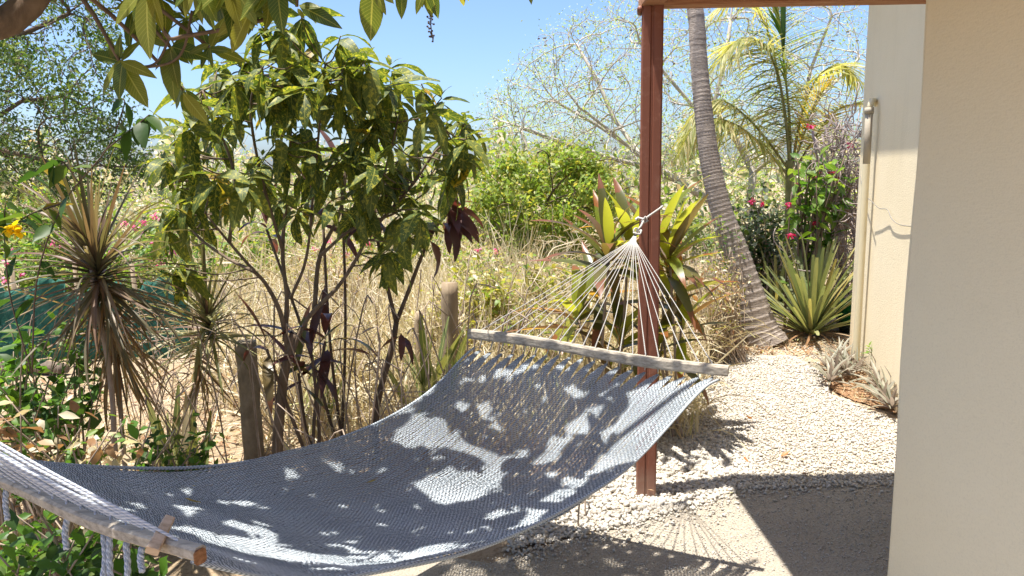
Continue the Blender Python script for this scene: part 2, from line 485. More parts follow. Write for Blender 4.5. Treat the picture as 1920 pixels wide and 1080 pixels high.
def cord_mat(name, a, b):
    k = NT(name); uv = k.uv(); s = k.n('SeparateXYZ'); k.l(uv, s.inputs[0])
    f = k.math('FRACT', k.math('ADD', k.math('MULTIPLY', s.outputs[0], 95.0), k.math('MULTIPLY', s.outputs[1], 2.0)))
    tri = k.math('ABSOLUTE', k.math('SUBTRACT', f, .5))
    c = k.mix(k.ramp(tri, [(.1, 0.0), (.4, 1.0)]), b, a)
    c = k.mix(k.math('MULTIPLY', k.rnd(), .22), c, b); k.col(c); k.set(.85, .15); k.bump(tri, .5, .002); return k.m
M_cord = cord_mat('white_cotton_cord', (.54, .52, .49), (.34, .325, .30))
M_tail = cord_mat('blue_white_cord', (.60, .63, .68), (.24, .29, .37))
M_ncord = cord_mat('pale_blue_white_cord', (.66, .68, .72), (.36, .40, .47))
M_net = cord_mat('blue_grey_net_cord', (.60, .645, .68), (.145, .172, .195))
def net_mat():
    k = NT('shade_netting'); o = k.obj(); f = k.noise(5, 5, .6, o)
    wv = k.noise(140, 2, .5, o)
    c = k.ramp(f, [(.3, (.045, .18, .13)), (.6, (.09, .28, .21)), (.85, (.15, .36, .28))]); c = k.mix(k.math('MULTIPLY', wv, .5), c, (.012, .07, .055))
    k.col(c); k.set(.7, .2); k.bump(f, .8, .05); k.translucent(c, .45); return k.m
M_shnet = net_mat()

# ------------------------------------------------------------------ leaf materials
LM = leaf_mat
L_mango = LM('mango_leaf', [(0, (.06, .10, .02)), (.6, (.09, .135, .026)), (.88, (.17, .20, .035)), (1, (.20, .20, .03))], veins=((.30, .30, .07), 15), trans=.36, rough=.4)
L_mangolit = LM('mango_leaf_sunlit', [(0, (.12, .16, .028)), (.6, (.19, .21, .035)), (1, (.28, .25, .045))], veins=((.40, .38, .10), 15), trans=.5, rough=.4)  # lighter, yellower mango leaf: sun shining through is put into the colour
L_croton = LM('croton_leaf', [(0, (.05, .085, .02)), (.55, (.078, .118, .026)), (1, (.14, .17, .036))], spots=(.56, 75, (.38, .36, .05)), veins=((.26, .27, .06), 8), trans=.38, rough=.48, spec=.3)
L_crotony = LM('croton_leaf_yellowing', [(0, (.30, .26, .03)), (1, (.45, .26, .03))], spots=(.52, 60, (.10, .13, .02)), trans=.4)
L_tigreen = LM('ti_leaf_lime', [(0, (.15, .20, .025)), (.6, (.25, .28, .03)), (1, (.36, .31, .05))], back=(.26, .26, .04), tip=(.30, .12, .04), veins=((.16, .15, .03), 3), trans=.55, rough=.35, spec=.45)
L_tidark = LM('ti_leaf_dark', [(0, (.08, .08, .022)), (.6, (.11, .12, .026)), (1, (.13, .075, .035))], back=(.14, .10, .04), tip=(.2, .08, .04), trans=.35, rough=.33, spec=.5)
L_tidry = LM('ti_leaf_orange', [(0, (.42, .22, .05)), (1, (.50, .30, .10))], tip=(.25, .11, .05), trans=.45)
L_purple = LM('purple_leaf', [(0, (.06, .028, .028)), (.6, (.085, .035, .03)), (1, (.13, .065, .045))], back=(.11, .05, .04), trans=.3, tint=(1, .5, .4), rough=.35, spec=.5)
L_drac = LM('dracaena_leaf', [(0, (.10, .085, .045)), (.4, (.16, .135, .08)), (.75, (.165, .09, .065)), (1, (.28, .24, .16))], trans=.3, rough=.45)
L_dracdry = LM('dracaena_leaf_dry', [(0, (.20, .11, .06)), (.6, (.28, .17, .09)), (1, (.34, .25, .15))], trans=.3)
L_dracg = LM('dracaena_leaf_green', [(0, (.16, .17, .07)), (.6, (.26, .25, .11)), (1, (.36, .31, .17))], trans=.35)
L_shrub = LM('bright_shrub_leaf', [(0, (.06, .14, .02)), (.6, (.09, .20, .025)), (1, (.17, .26, .03))], trans=.45)
L_shade = LM('deep_green_leaf', [(0, (.03, .075, .015)), (.7, (.055, .11, .02)), (1, (.12, .17, .03))], trans=.4)
L_bush = LM('light_bush_leaf', [(0, (.15, .235, .04)), (.6, (.23, .315, .06)), (1, (.34, .38, .10))], trans=.45)
L_yel = LM('yellow_green_leaf', [(0, (.26, .27, .045)), (.6, (.36, .33, .06)), (1, (.44, .38, .12))], trans=.45)
L_tree = LM('fine_tree_leaf', [(0, (.07, .11, .03)), (.6, (.11, .16, .045)), (1, (.18, .22, .07))], trans=.4)
L_sparse = LM('young_pale_leaf', [(0, (.30, .42, .12)), (.6, (.42, .50, .15)), (1, (.52, .54, .2))], trans=.45)
L_grey = LM('grey_green_leaf', [(0, (.13, .16, .09)), (.6, (.19, .22, .13)), (1, (.28, .29, .19))], trans=.2)
L_frangi = LM('fresh_green_leaf', [(0, (.12, .24, .03)), (.6, (.17, .30, .035)), (1, (.28, .38, .06))], trans=.45, veins=((.30, .36, .12), 9))
L_straw = LM('straw', [(0, (.44, .37, .24)), (.35, (.56, .49, .33)), (.7, (.66, .60, .45)), (.88, (.46, .35, .22)), (1, (.46, .48, .20))], trans=.3, tint=(1, .92, .7))
L_brown = LM('dead_brown_leaf', [(0, (.26, .14, .07)), (.6, (.36, .22, .12)), (1, (.46, .33, .2))], trans=.3, tint=(1, .8, .5))
L_brom = LM('bromelia_leaf', [(0, (.20, .24, .11)), (.5, (.28, .30, .145)), (.85, (.37, .34, .15)), (1, (.46, .36, .13))], veins=((.28, .31, .15), 0.01), trans=.25, rough=.45, spec=.35)
L_rhoeo = LM('rhoeo_leaf', [(0, (.18, .19, .13)), (.5, (.27, .26, .20)), (1, (.36, .33, .26))], back=(.25, .21, .21), trans=.3, tint=(1, .95, .8))
L_snake = LM('strap_plant_leaf', [(0, (.10, .13, .04)), (.6, (.17, .19, .06)), (1, (.34, .33, .14))], veins=((.42, .38, .14), 0.01), trans=.25)
L_palm = LM('palm_leaflet', [(0, (.22, .25, .07)), (.4, (.38, .38, .13)), (.8, (.52, .48, .24)), (1, (.60, .48, .25))], trans=.4)
L_palmo = LM('palm_leaflet_orange', [(0, (.40, .24, .04)), (.5, (.46, .32, .06)), (1, (.22, .26, .05))], trans=.4)
L_palmg = LM('palm_spear_green', [(0, (.07, .15, .025)), (1, (.16, .26, .05))], trans=.4)
L_pink = LM('magenta_bract', [(0, (.55, .03, .12)), (.6, (.68, .05, .20)), (1, (.72, .16, .36))], trans=.45, tint=(1, .4, .6))
L_pinkp = LM('pale_pink_bract', [(0, (.62, .12, .30)), (1, (.72, .26, .44))], trans=.45, tint=(1, .5, .7))
L_yflower = LM('yellow_petal', [(0, (.75, .50, .01)), (1, (.80, .60, .02))], trans=.45)
L_fallo = LM('fallen_orange_leaf', [(0, (.42, .15, .06)), (1, (.46, .19, .07))], trans=.2)
L_fally = LM('fallen_yellow_leaf', [(0, (.42, .30, .06)), (1, (.46, .33, .08))], trans=.2)

# ------------------------------------------------------------------ the ground
def sheet(name, pts, z, mat, sub=None, kind='structure'):
    b = bpy.data.meshes.new(name); n = len(pts)
    b.from_pydata([(p[0], p[1], z) for p in pts], [], [list(range(n))]); b.materials.append(mat)
    o = bpy.data.objects.new(name, b); COL.objects.link(o); o['kind'] = kind; return o
def rough_outline(poly, n=160, amp=.05):
    out = []; P = [Vector((p[0], p[1])) for p in poly]; L = sum((P[(i + 1) % len(P)] - P[i]).length for i in range(len(P)))
    for i in range(len(P)):
        a, b = P[i], P[(i + 1) % len(P)]; k = max(1, int(n * (b - a).length / L))
        for j in range(k):
            q = a.lerp(b, j / k) + Vector((U(-amp, amp), U(-amp, amp))) * (0 if j == 0 else 1); out.append((q.x, q.y))
    return out
sheet('ground', [(-220, -60), (220, -60), (220, 420), (-220, 420)], 0, M_earth)
PATH_PX = [(940, 1040), (985, 985), (1110, 930), (1150, 850), (1225, 770), (1290, 700), (1370, 672), (1480, 668), (1545, 700), (1560, 742), (1640, 775), (1700, 800), (1720, 905), (1665, 915), (1400, 920), (1290, 955), (1180, 985), (1060, 1010)]
path_xy = [tuple(gp(x, y).xy) for x, y in PATH_PX]
verge_xy = [tuple(gp(x, y).xy) for x, y in [(1150, 850), (1225, 770), (1255, 690), (1380, 655), (1480, 645), (1600, 628), (1700, 650), (1760, 720), (1780, 860), (1600, 900), (1300, 860)]]
sheet('sandy_verge', rough_outline(verge_xy), .004, M_dirt)
floor_xy = [(-1.4, .3), (4, .3), (4, 3.38)] + [tuple(gp(x, y).xy) for x, y in [(1665, 905), (1400, 918), (1290, 952), (1180, 985), (1060, 1015), (920, 1060)]] + [(-.5, 2.8), (-1.1, 2.5), (-1.4, 1.9)]
sheet('patio_floor', rough_outline(floor_xy, 200, .012), .008, M_sand)
sheet('gravel_path', rough_outline(path_xy, 260, .03), .012, M_path)
mulch_xy = [tuple(gp(x, y).xy) for x, y in [(1535, 690), (1560, 660), (1600, 650), (1640, 700), (1720, 740), (1730, 800), (1668, 775), (1600, 755), (1555, 730)]]
sheet('mulch_bed', rough_outline(mulch_xy, 120, .02), .016, M_mulch)

# pebbles
def pebble(seed, sub):
    rr = np.random.RandomState(seed); g = 3 if sub else 2; V = {}; VL = []; Q = []
    def vid(p):
        k = tuple(np.round(p, 4))
        if k not in V: V[k] = len(VL); VL.append(np.array(p, float))
        return V[k]
    L = np.linspace(-1, 1, g)
    for ax in range(3):
        for sg in (-1, 1):
            for i in range(g - 1):
                for j in range(g - 1):
                    q = []
                    for a, b in ((i, j), (i + 1, j), (i + 1, j + 1), (i, j + 1)):
                        p = [0, 0, 0]; p[ax] = sg; p[(ax + 1) % 3] = L[a]; p[(ax + 2) % 3] = L[b]; q.append(vid(p))
                    Q.append(q if sg > 0 else q[::-1])
    A = np.array(VL); A = A / np.linalg.norm(A, axis=1)[:, None] ** .75
    A *= rr.uniform(.72, 1.12, (len(A), 1)); A *= np.array([1.0, rr.uniform(.65, .9), rr.uniform(.45, .65)])
    return Tmpl(A, Q, np.zeros((len(A), 2)))
PB = [[pebble(i, True) for i in range(5)], [pebble(i + 9, False) for i in range(5)]]
def rand_rots(n, flat=.5):
    th = np.random.uniform(0, 2 * math.pi, n); a = np.random.normal(0, flat, n); b = np.random.normal(0, flat, n)
    c, s = np.cos(th), np.sin(th); z = np.zeros(n); o = np.ones(n)
    Rz = np.stack([np.stack([c, -s, z], 1), np.stack([s, c, z], 1), np.stack([z, z, o], 1)], 1)
    c, s = np.cos(a), np.sin(a); Rx = np.stack([np.stack([o, z, z], 1), np.stack([z, c, -s], 1), np.stack([z, s, c], 1)], 1)
    c, s = np.cos(b), np.sin(b); Ry = np.stack([np.stack([c, z, s], 1), np.stack([z, o, z], 1), np.stack([-s, z, c], 1)], 1)
    return Rz @ Rx @ Ry
def scatter_px(poly_px, n, dens=None):           # even over the ground inside an outline
    P = [tuple(gp(x, y).xy) for x, y in poly_px]; xs = [p[0] for p in P]; ys = [p[1] for p in P]; out = []
    while len(out) < n:
        x, y = U(min(xs), max(xs)), U(min(ys), max(ys))
        if inpoly(x, y, P) and (dens is None or random.random() < dens(x, y)): out.append((x, y))
    return np.array(out)
def scatter_stones(name, poly, n, s0, s1, fine, dens=None, z=.012):
    pts = scatter_px(poly, n, dens); b = Buf(); sz = np.random.uniform(s0, s1, n) * np.random.uniform(.75, 1.25, n)
    Rm = rand_rots(n); A = np.zeros((n, 4, 4)); A[:, :3, :3] = Rm * (sz / 2)[:, None, None]; A[:, 0, 3] = pts[:, 0]; A[:, 1, 3] = pts[:, 1]; A[:, 2, 3] = z + sz * np.random.uniform(.12, .42, n); A[:, 3, 3] = 1
    v = np.random.randint(0, 5, n); rn = np.random.uniform(0, 1, n)
    for i in range(5): b.many(PB[fine][i], A[v == i], rn[v == i])
    return tag(b.build(name, M_stone, smooth=True), kind='stuff')
NEAR_PX = [(960, 1000), (1110, 930), (1150, 850), (1225, 790), (1300, 800), (1420, 860), (1400, 920), (1290, 958), (1180, 990), (1060, 1012), (950, 1040)]
scatter_stones('coarse_gravel', NEAR_PX, 6000, .011, .028, 0)
FAR_PX = [(1225, 790), (1235, 765), (1290, 705), (1370, 676), (1480, 672), (1545, 703), (1558, 745), (1640, 778), (1710, 805), (1725, 905), (1665, 914), (1400, 922), (1250, 850)]
scatter_stones('white_gravel', FAR_PX, 20000, .010, .022, 1)
scatter_stones('loose_gravel', [(1060, 1015), (1290, 950), (1420, 915), (1700, 905), (1700, 1079), (800, 1079)], 6500, .003, .010, 1, z=.008)
_fx = [Vector(gp(x, y).xy) for x, y in [(1665, 905), (1400, 918), (1290, 952), (1180, 985), (1060, 1012), (980, 1040)]]
def edge_d(x, y):
    q = Vector((x, y)); best = 9
    for a, c in zip(_fx, _fx[1:]):
        t = min(max((q - a).dot(c - a) / (c - a).length_squared, 0), 1); best = min(best, (q - a.lerp(c, t)).length)
    return math.exp(-(best / .07) ** 1.2)
scatter_stones('edge_gravel', [(960, 1000), (1290, 900), (1700, 870), (1700, 990), (1320, 1010), (1180, 1060), (960, 1079)], 1700, .008, .022, 1, edge_d, z=.009)
scatter_stones('verge_gravel', [(1260, 690), (1380, 658), (1500, 650), (1590, 650), (1560, 700), (1300, 720)], 1500, .012, .022, 1, z=.004)

# ------------------------------------------------------------------ house, pier, porch
Wc, Wd = gp(1591, 668), Vector((-.235, -.97, 0)).normalized()      # far corner of the side wall, direction back towards the camera
house = thing('house', 'cream rendered house side wall with a yellowed drainpipe beyond the near beige wall', 'house', Wc)
Wn = Vector((Wd.y, -Wd.x, 0)).normalized()
if Wn.x > 0: Wn = -Wn                                             # outward, to the garden
def wall_box(o, d, L, nrm, th, z0, z1):
    b = Buf(); q = [o, o + d * L, o + d * L - nrm * th, o - nrm * th]
    V = [(p.x, p.y, z0) for p in q] + [(p.x, p.y, z1) for p in q]
    b.add(V, [(3, 2, 1, 0), (4, 5, 6, 7), (0, 1, 5, 4), (1, 2, 6, 5), (2, 3, 7, 6), (3, 0, 4, 7)], [(0, 0)] * 8); return b
wall_box(Wc, Wd, 3.3, Wn, 4.0, -.05, 2.95).build('wall', M_wall, house, False)
eo = Wc - Wd * .25 + Wn * .27
wall_box(eo, Wd, 3.5, Wn, 4.5, 2.952, 3.12).build('roof', M_wall, house, False)
# drainpipe
pb = Buf(); def_ = None
def on_wall(px, py, off):
    d = ray(px, py); t = ((Wc + Wn * off) - CAM).dot(Wn) / d.dot(Wn); return CAM + d * t
p_top = on_wall(1630, 205, .065); p_bot = on_wall(1604, 688, .05); p_bot.z = .03
pb.tube([p_bot, p_bot.lerp(p_top, .45), p_bot.lerp(p_top, .8)], .024, 12, cap=False); pipe = pb.build('drainpipe', M_white, house)
pb = Buf(); pb.tube([p_bot.lerp(p_top, .8), p_top], .0242, 12, cap=True); pb.tube([p_top - Vector((0, 0, .03)), p_top + Vector((0, 0, .012))], .03, 12); pb.build('pipe_sleeve', M_pipegrey, pipe)
pb = Buf(); q = p_top + Vector((0, 0, .005)); e1 = on_wall(1644, 196, -.01)
pb.tube([q, q.lerp(e1, .25) + Vector((0, 0, .045)), q.lerp(e1, .65) + Vector((0, 0, .035)), e1], .02, 10); pb.build('pipe_elbow', M_white, pipe)
cbp = [on_wall(1632, 375, .045), on_wall(1648, 390, .03), on_wall(1664, 393, .022), on_wall(1672, 410, .018), on_wall(1690, 422, .014), on_wall(1730, 425, .008)]
cb = Buf(); cb.tube(smooth_path(cbp, 24), .0028, 5); cb.build('cable', M_cable, house)
cb = Buf(); cb.tube(smooth_path([on_wall(1613, 330, .004), on_wall(1616, 345, .03), on_wall(1624, 368, .03), on_wall(1632, 375, .06)], 12), .0028, 5); cb.build('cable', M_cable, house)

# near pier
pe = at(1733, 8, 2.3); pe2 = at(1658, 1080, 2.3)
PX0 = (pe.x + pe2.x) / 2
pier = Buf(); V = []
dW = Vector((.10, -.995, 0)); LW, D0 = 4.2, 1.6                   # runs back past the viewer
zs = np.linspace(0, 2.33, 25); rr = random.Random(4)
E0 = Vector((PX0, 2.3, 0)); E1 = E0 + dW * LW
for z in zs:
    j = .004 * math.sin(z * 5) + rr.uniform(-.0012, .0012); c = .012
    V += [(E1.x, E1.y, z), (E1.x + D0, E1.y, z), (E0.x + D0, E0.y, z), (E0.x + c * 1.5 + j, E0.y, z), (E0.x + c * .4 + j, E0.y - c * .4, z), (E0.x + j * .3 + dW.x * .02, E0.y + dW.y * .02, z)]
Q = []
for i in range(len(zs) - 1):
    for j in range(6):
        k = (j + 1) % 6; Q.append((i * 6 + k, i * 6 + j, (i + 1) * 6 + j, (i + 1) * 6 + k))
pier.add(V, Q, [(v[0], v[2]) for v in V])
tag(pier.build('porch_wall', M_pier, None, False), 'plain beige rendered wall standing close on the right under the porch', 'wall')

# post, beams, roof
pa = gp(1190, 936); pb_ = gp(1233, 940)
PC = gp(1211, 938); PC.z = 0
post = thing('porch_post', 'dark red painted steel post of two welded channels beside the hammock', 'post', PC)
Hb = at(1247, 9, PC.y).z
prot = R(-9)
cx, sx_ = math.cos(prot), math.sin(prot)
def pl(x, y, z): return Vector((PC.x + x * cx - y * sx_, PC.y + x * sx_ + y * cx, z))
for sgn in (-1, 1):
    b = Buf(); h = .043; g = .0015
    b.prism(pl(sgn * (h / 2 + g), .045, -.02), pl(sgn * (h / 2 + g), .045, Hb - .001), h, .088, up=(-sx_, cx, 0), ch=.16); b.build('channel', M_post, post, False)
b = Buf(); b.prism(pl(0, .045, 0), pl(0, .045, Hb - .004), .006, .082, up=(-sx_, cx, 0), ch=.05); b.build('weld_seam', M_post, post, False)
b = Buf(); b.tube([pl(-.052, .0, Hb - .012), pl(-.052, .09, Hb - .012)], .012, 10); b.build('bolt', M_post, post)
bt = Hb + .1
beam = Buf(); beam.prism((PC.x - .045, PC.y + .045, (Hb + bt) / 2), (2.25, PC.y + .015, (Hb + bt) / 2), .09, bt - Hb, ch=.06)
tag(beam.build('roof_beam', M_beam, None, False), 'rough brown timber beam running from the red post to the house', 'beam')
beam = Buf(); beam.prism((PC.x, PC.y - .002, (Hb + bt) / 2), (PC.x + .03, -1.5, (Hb + bt) / 2), .09, bt - Hb, ch=.06)
tag(beam.build('edge_beam', M_beam, None, False), 'timber beam running from the red post towards the viewer overhead', 'beam')
rb = Buf(); zr = bt + .05
rb.box((PC.x - .03 + 1.9, (PC.y + .10 - 2.0) / 2, zr), 3.8, PC.y + .10 + 2.0, .095)
tag(rb.build('porch_roof', M_beam, None, False), 'flat timber porch roof resting on the beams over the beige wall', 'roof')
# ------------------------------------------------------------------ hammock
FL, FR = Vector((-.175, 2.97, .84)), Vector((.754, 2.538, .783))
NR = at(374, 1043, 1.10)
best = None
for i in range(60):
    Y = 1.2 + i * .02; q = at(-150, 850, Y)
    if best is None or abs((q - NR).length - 1.03) < best[0]: best = (abs((q - NR).length - 1.03), q)
NL = best[1]
hm = thing('hammock', 'blue grey woven rope hammock with two grey wooden spreader bars slung across the garden', 'hammock', (-.45, 1.9, 0))
def bar(a, b, w, h):
    bb = Buf(); n = 14; d = (b - a).normalized(); up = Vector((0, 0, 1)); xs = d.cross(up).normalized(); ys = xs.cross(d)
    V = []; T = []
    prof = [(.5, .3), (.5, -.3), (.3, -.5), (-.3, -.5), (-.5, -.3), (-.5, .3), (-.3, .5), (.3, .5)]
    for i in range(-1, n + 2):
        t = min(max(i, 0), n) / n; k = 1e-3 if i < 0 or i > n else 1
        wv = 1 + .05 * math.sin(t * 11); off = ys * (.006 * math.sin(t * 7)) + xs * (.004 * math.sin(t * 9 + 1))
        for x, y in prof:
            p = a.lerp(b, t) + off + xs * (x * w * wv * k) + ys * (y * h * wv * k); V.append(tuple(p)); T.append((t, 0))
    Q = []
    for i in range(n + 2):
        for j in range(8):
            k = (j + 1) % 8; Q.append((i * 8 + j, i * 8 + k, (i + 1) * 8 + k, (i + 1) * 8 + j))
    bb.add(V, Q, T); return bb
bar(FL, FR, .026, .04).build('spreader_bar', M_grey, hm, False)
nbar = bar(NL, NR, .022, .025).build('spreader_bar', M_grey, hm, False)
d = (NR - NL).normalized(); eb = Buf(); eb.prism(NR + d * .0005, NR + d * .003, .0215, .0245, ch=.2); eb.build('sawn_end', M_end, nbar, False)
# pixel outlines of the two long edges
LE = [(-160, 850), (-60, 850), (60, 866), (130, 873), (250, 878), (330, 879), (430, 872), (520, 856), (600, 835), (700, 798), (760, 766), (810, 732), (850, 692), (880, 652)]
RE = [(392, 1052), (450, 1078), (560, 1092), (640, 1086), (700, 1073), (820, 1051), (900, 1030), (940, 1013), (1000, 986), (1060, 955), (1120, 918), (1180, 878), (1240, 815), (1290, 757), (1333, 712)]
def curve_y(C, x):
    for (x0, y0), (x1, y1) in zip(C, C[1:]):
        if x0 <= x <= x1: return y0 + (y1 - y0) * (x - x0) / (x1 - x0)
    return C[0][1] if x < C[0][0] else C[-1][1]
def edge(A, B, C, bow, n=61):
    out = []; axis = (B - A); nrm = Vector((-axis.y, axis.x, 0)).normalized()
    for i in range(n):
        v = i / (n - 1); p = A.lerp(B, v) + nrm * (bow * math.sin(math.pi * v)); z = p.z
        for it in range(30):
            x, y, k = project((p.x, p.y, z)); z += (y - curve_y(C, x)) * k / FPX * .6
        out.append(Vector((p.x, p.y, z)))
    for it in range(6):
        out = [out[0]] + [(out[i - 1] + out[i] * 2 + out[i + 1]) / 4 for i in range(1, n - 1)] + [out[-1]]
    return out
bd = (FR - FL).normalized(); bn = (NR - NL).normalized()
Lc = edge(NL + bn * .03, FL + bd * .02 - Vector((0, 0, .03)), LE, -.03)
Rc = edge(NR - bn * .02, FR - bd * .03 - Vector((0, 0, .03)), RE, .03)
LcA, RcA = np.array(Lc), np.array(Rc)
def samp(A, v):
    f = np.clip(v, 0, 1) * (len(A) - 1); i = np.minimum(f.astype(int), len(A) - 2); t = (f - i)[:, None]; return A[i] * (1 - t) + A[i + 1] * t
def hsurf(u, v):
    l, r = samp(LcA, v), samp(RcA, v); p = l * (1 - u)[:, None] + r * u[:, None]
    sag = .10 * np.sin(math.pi * np.clip(v, 0, 1)) * 4 * u * (1 - u); p[:, 2] -= sag; return p
NS, NG, STEP = 160, 20, 210
net = Buf(); rs = np.random.RandomState(5)
vv = np.linspace(0, 1, STEP + 1)
lump = lambda u, v: .012 * np.sin(u * 9 + v * 4) * np.sin(v * 13 + 1)
tips = []
grp = NS // NG
for s in range(NS):
    g = s // grp; uc = (g + .5) / NG; u0 = (s + .5) / NS
    ph = s % 2
    zz = np.where((np.arange(STEP + 1) + ph) % 2 == 0, .5, -.5)
    open_ = .62 + .3 * np.exp(-((vv - .72) / .2) ** 2)
    wob = .35 + .9 * np.exp(-((vv - .74) / .17) ** 2) * math.sin(math.pi * u0) ** .5
    u = u0 + zz / NS * open_ + wob * (.0011 * np.sin(vv * 31 + s * .7) + .0012 * np.sin(vv * 11 + s * .23) + .0013 * np.sin(vv * 47 + s * 1.9 + 2 * math.sin(s * .31)))
    k = np.clip((vv - .925) / .075, 0, 1) ** 1.5
    k2 = np.clip((.05 - vv) / .05, 0, 1) ** 1.5
    kk = np.maximum(k, k2) * .93
    u = u * (1 - kk) + (uc + (u0 - uc) * .12) * kk
    v2 = vv + .0012 * np.sin(u * 40) + rs.normal(0, .0004, STEP + 1)
    P = hsurf(u, v2); P[:, 2] += zz * .004 + lump(u, vv) + rs.normal(0, .0006, STEP + 1)
    # a square little rope, all rings at once
    t = np.gradient(P, axis=0); t /= np.linalg.norm(t, axis=1)[:, None]
    up = np.array([0, 0, 1.0]); xs = np.cross(t, up); xs /= np.linalg.norm(xs, axis=1)[:, None]; ys = np.cross(xs, t)
    rad = (.0030 - .0006 * np.exp(-((vv - .74) / .17) ** 2)) * (1 - .3 * kk)
    ring = np.stack([P + xs * rad[:, None], P + ys * rad[:, None] * .8, P - xs * rad[:, None], P - ys * rad[:, None] * .8], 1).reshape(-1, 3)
    i = np.arange(STEP)[:, None]; j = np.arange(4)[None]; jn = (j + 1) % 4
    Q = np.stack([i * 4 + j, i * 4 + jn, (i + 1) * 4 + jn, (i + 1) * 4 + j], 2).reshape(-1, 4)
    L = np.repeat(np.linspace(0, 2.3, STEP + 1), 4); net.add(ring, Q, np.stack([L, np.tile([0, .25, .5, .75], STEP + 1)], 1), rs.uniform(0, 1))
# thick edge cords
for u in (0.0, 1.0):
    pts = hsurf(np.full(80, u), np.linspace(0, 1, 80)); net.tube([tuple(p) for p in pts], .0048, 6)
net.build('net', M_net, hm, True)
# surface used to work out where the tree's shade falls
gu, gv = np.meshgrid(np.linspace(0, 1, 21), np.linspace(0, 1, 41)); HS = hsurf(gu.ravel(), gv.ravel())
BV = BVHTree.FromPolygons([Vector(p) for p in HS], [(i * 21 + j, i * 21 + j + 1, (i + 1) * 21 + j + 1, (i + 1) * 21 + j) for i in range(40) for j in range(20)])

ring_f = at(1193, 436, 3.09); ring_n = at(-480, 545, 1.16)
tipsF = hsurf((np.arange(NG) + .5) / NG, np.full(NG, 1.0)); tipsN = hsurf((np.arange(NG) + .5) / NG, np.full(NG, 0.0))
for a, b, ring, tp, dz in ((FL, FR, ring_f, tipsF, .018), (NL, NR, ring_n, tipsN, .011)):
    dd = (ring - (a + b) / 2).normalized(); fan = ring - dd * .05
    for g in range(NG):
        t = (g + .5) / NG; hole = a.lerp(b, .03 + .94 * t); tip = Vector(tp[g])
        cb = Buf(); top = hole + Vector((0, 0, dz + .004))
        j = fan + (b - a).normalized() * ((t - .5) * .03)
        sg = Vector((0, 0, -.008 * (1 + U(-1, 1)))) + rvec(.006)
        path = [tip, tip.lerp(hole - Vector((0, 0, dz + .004)), .9), hole - Vector((0, 0, dz + .003)) + dd * .004, top] if False else [tip, hole - Vector((0, 0, dz + .002)), top]
        pts = path + [top.lerp(j, .33) + sg, top.lerp(j, .66) + sg, j, ring]
        rc = .0017 if ring is ring_f else .0027
        cb.tube(pts, [.0026] * 3 + [rc] * (len(pts) - 3), 5); cb.build('cord', M_cord if ring is ring_f else M_ncord, hm)
def torus(c, nrm, r, rr_, n=16, k=8):
    nrm = Vector(nrm).normalized(); x = nrm.orthogonal().normalized(); y = nrm.cross(x)
    b = Buf(); b.tube([c + x * r * math.cos(2 * math.pi * i / n) + y * r * math.sin(2 * math.pi * i / n) for i in range(n + 1)], rr_, k, cap=False); return b
torus(ring_f + Vector((0, 0, .005)), (.5, -.9, .2), .013, .0036).build('ring', M_cord, hm)
torus(ring_n, (.5, -.9, .2), .018, .0045).build('ring', M_cord, hm)
kn = at(1208, 411, 3.13)
kb = Buf(); kb.tube([ring_f + Vector((0, 0, .005)), ring_f.lerp(kn, .5) + Vector((.002, 0, -.003)), kn], .0045, 8)
kb.tube([kn + Vector((-.012, 0, -.012)), kn + Vector((.004, -.006, .01)), kn + Vector((.014, 0, -.006)), kn + Vector((0, .008, -.014))], .0052, 8)
zk = kn.z
loop = [kn, pl(.046, -.006, zk + .045), pl(.052, .05, zk + .05), pl(.046, .098, zk + .035), pl(-.05, .098, zk - .005), pl(-.053, .045, zk - .01), pl(-.047, -.006, zk), kn]
kb.tube(smooth_path(loop, 40), .0045, 8)
kb.tube(smooth_path([ring_f, ring_f + Vector((-.012, -.01, .0)), ring_f + Vector((.012, -.012, -.006)), ring_f + Vector((.02, 0, .01)), ring_f + Vector((0, .01, -.012)), ring_f + Vector((-.01, 0, -.024))], 24), .004, 6)
kb.build('tie_rope', M_cord, hm)
# peg through the near bar, loose ends below it
pg = Buf(); c0 = NL.lerp(NR, .90)
p0 = at(285, 1034, c0.y - .045); p1 = at(318, 972, c0.y + .012)
pg.prism(p0, p1, .021, .02, up=(.3, -.8, .4), ch=.1, w1=.016, h1=.016); pg.build('peg', M_peg, hm, False)
for x, y0, y1 in ((12, 915, 975), (128, 965, 1030), (194, 1000, 1095), (206, 1003, 1092), (236, 1015, 1100), (266, 1025, 1072)):
    t = (x + 150) / 522; c = NL.lerp(NR, t); a = at(x, y0, c.y); b = at(x + U(-4, 5), y1, c.y - .01); md = a.lerp(b, .5) + Vector((U(-.008, .008), 0, 0))
    tb = Buf(); pts = smooth_path([a, md, b], 14)
    for ph in (0, 2.09, 4.19):                               # three strands laid together
        tb.tube([p + Vector((math.cos(ph + i * .8), math.sin(ph + i * .8), 0)) * .0028 for i, p in enumerate(pts)], .0034, 5)
    tb.build('cord_tail', M_tail, hm)

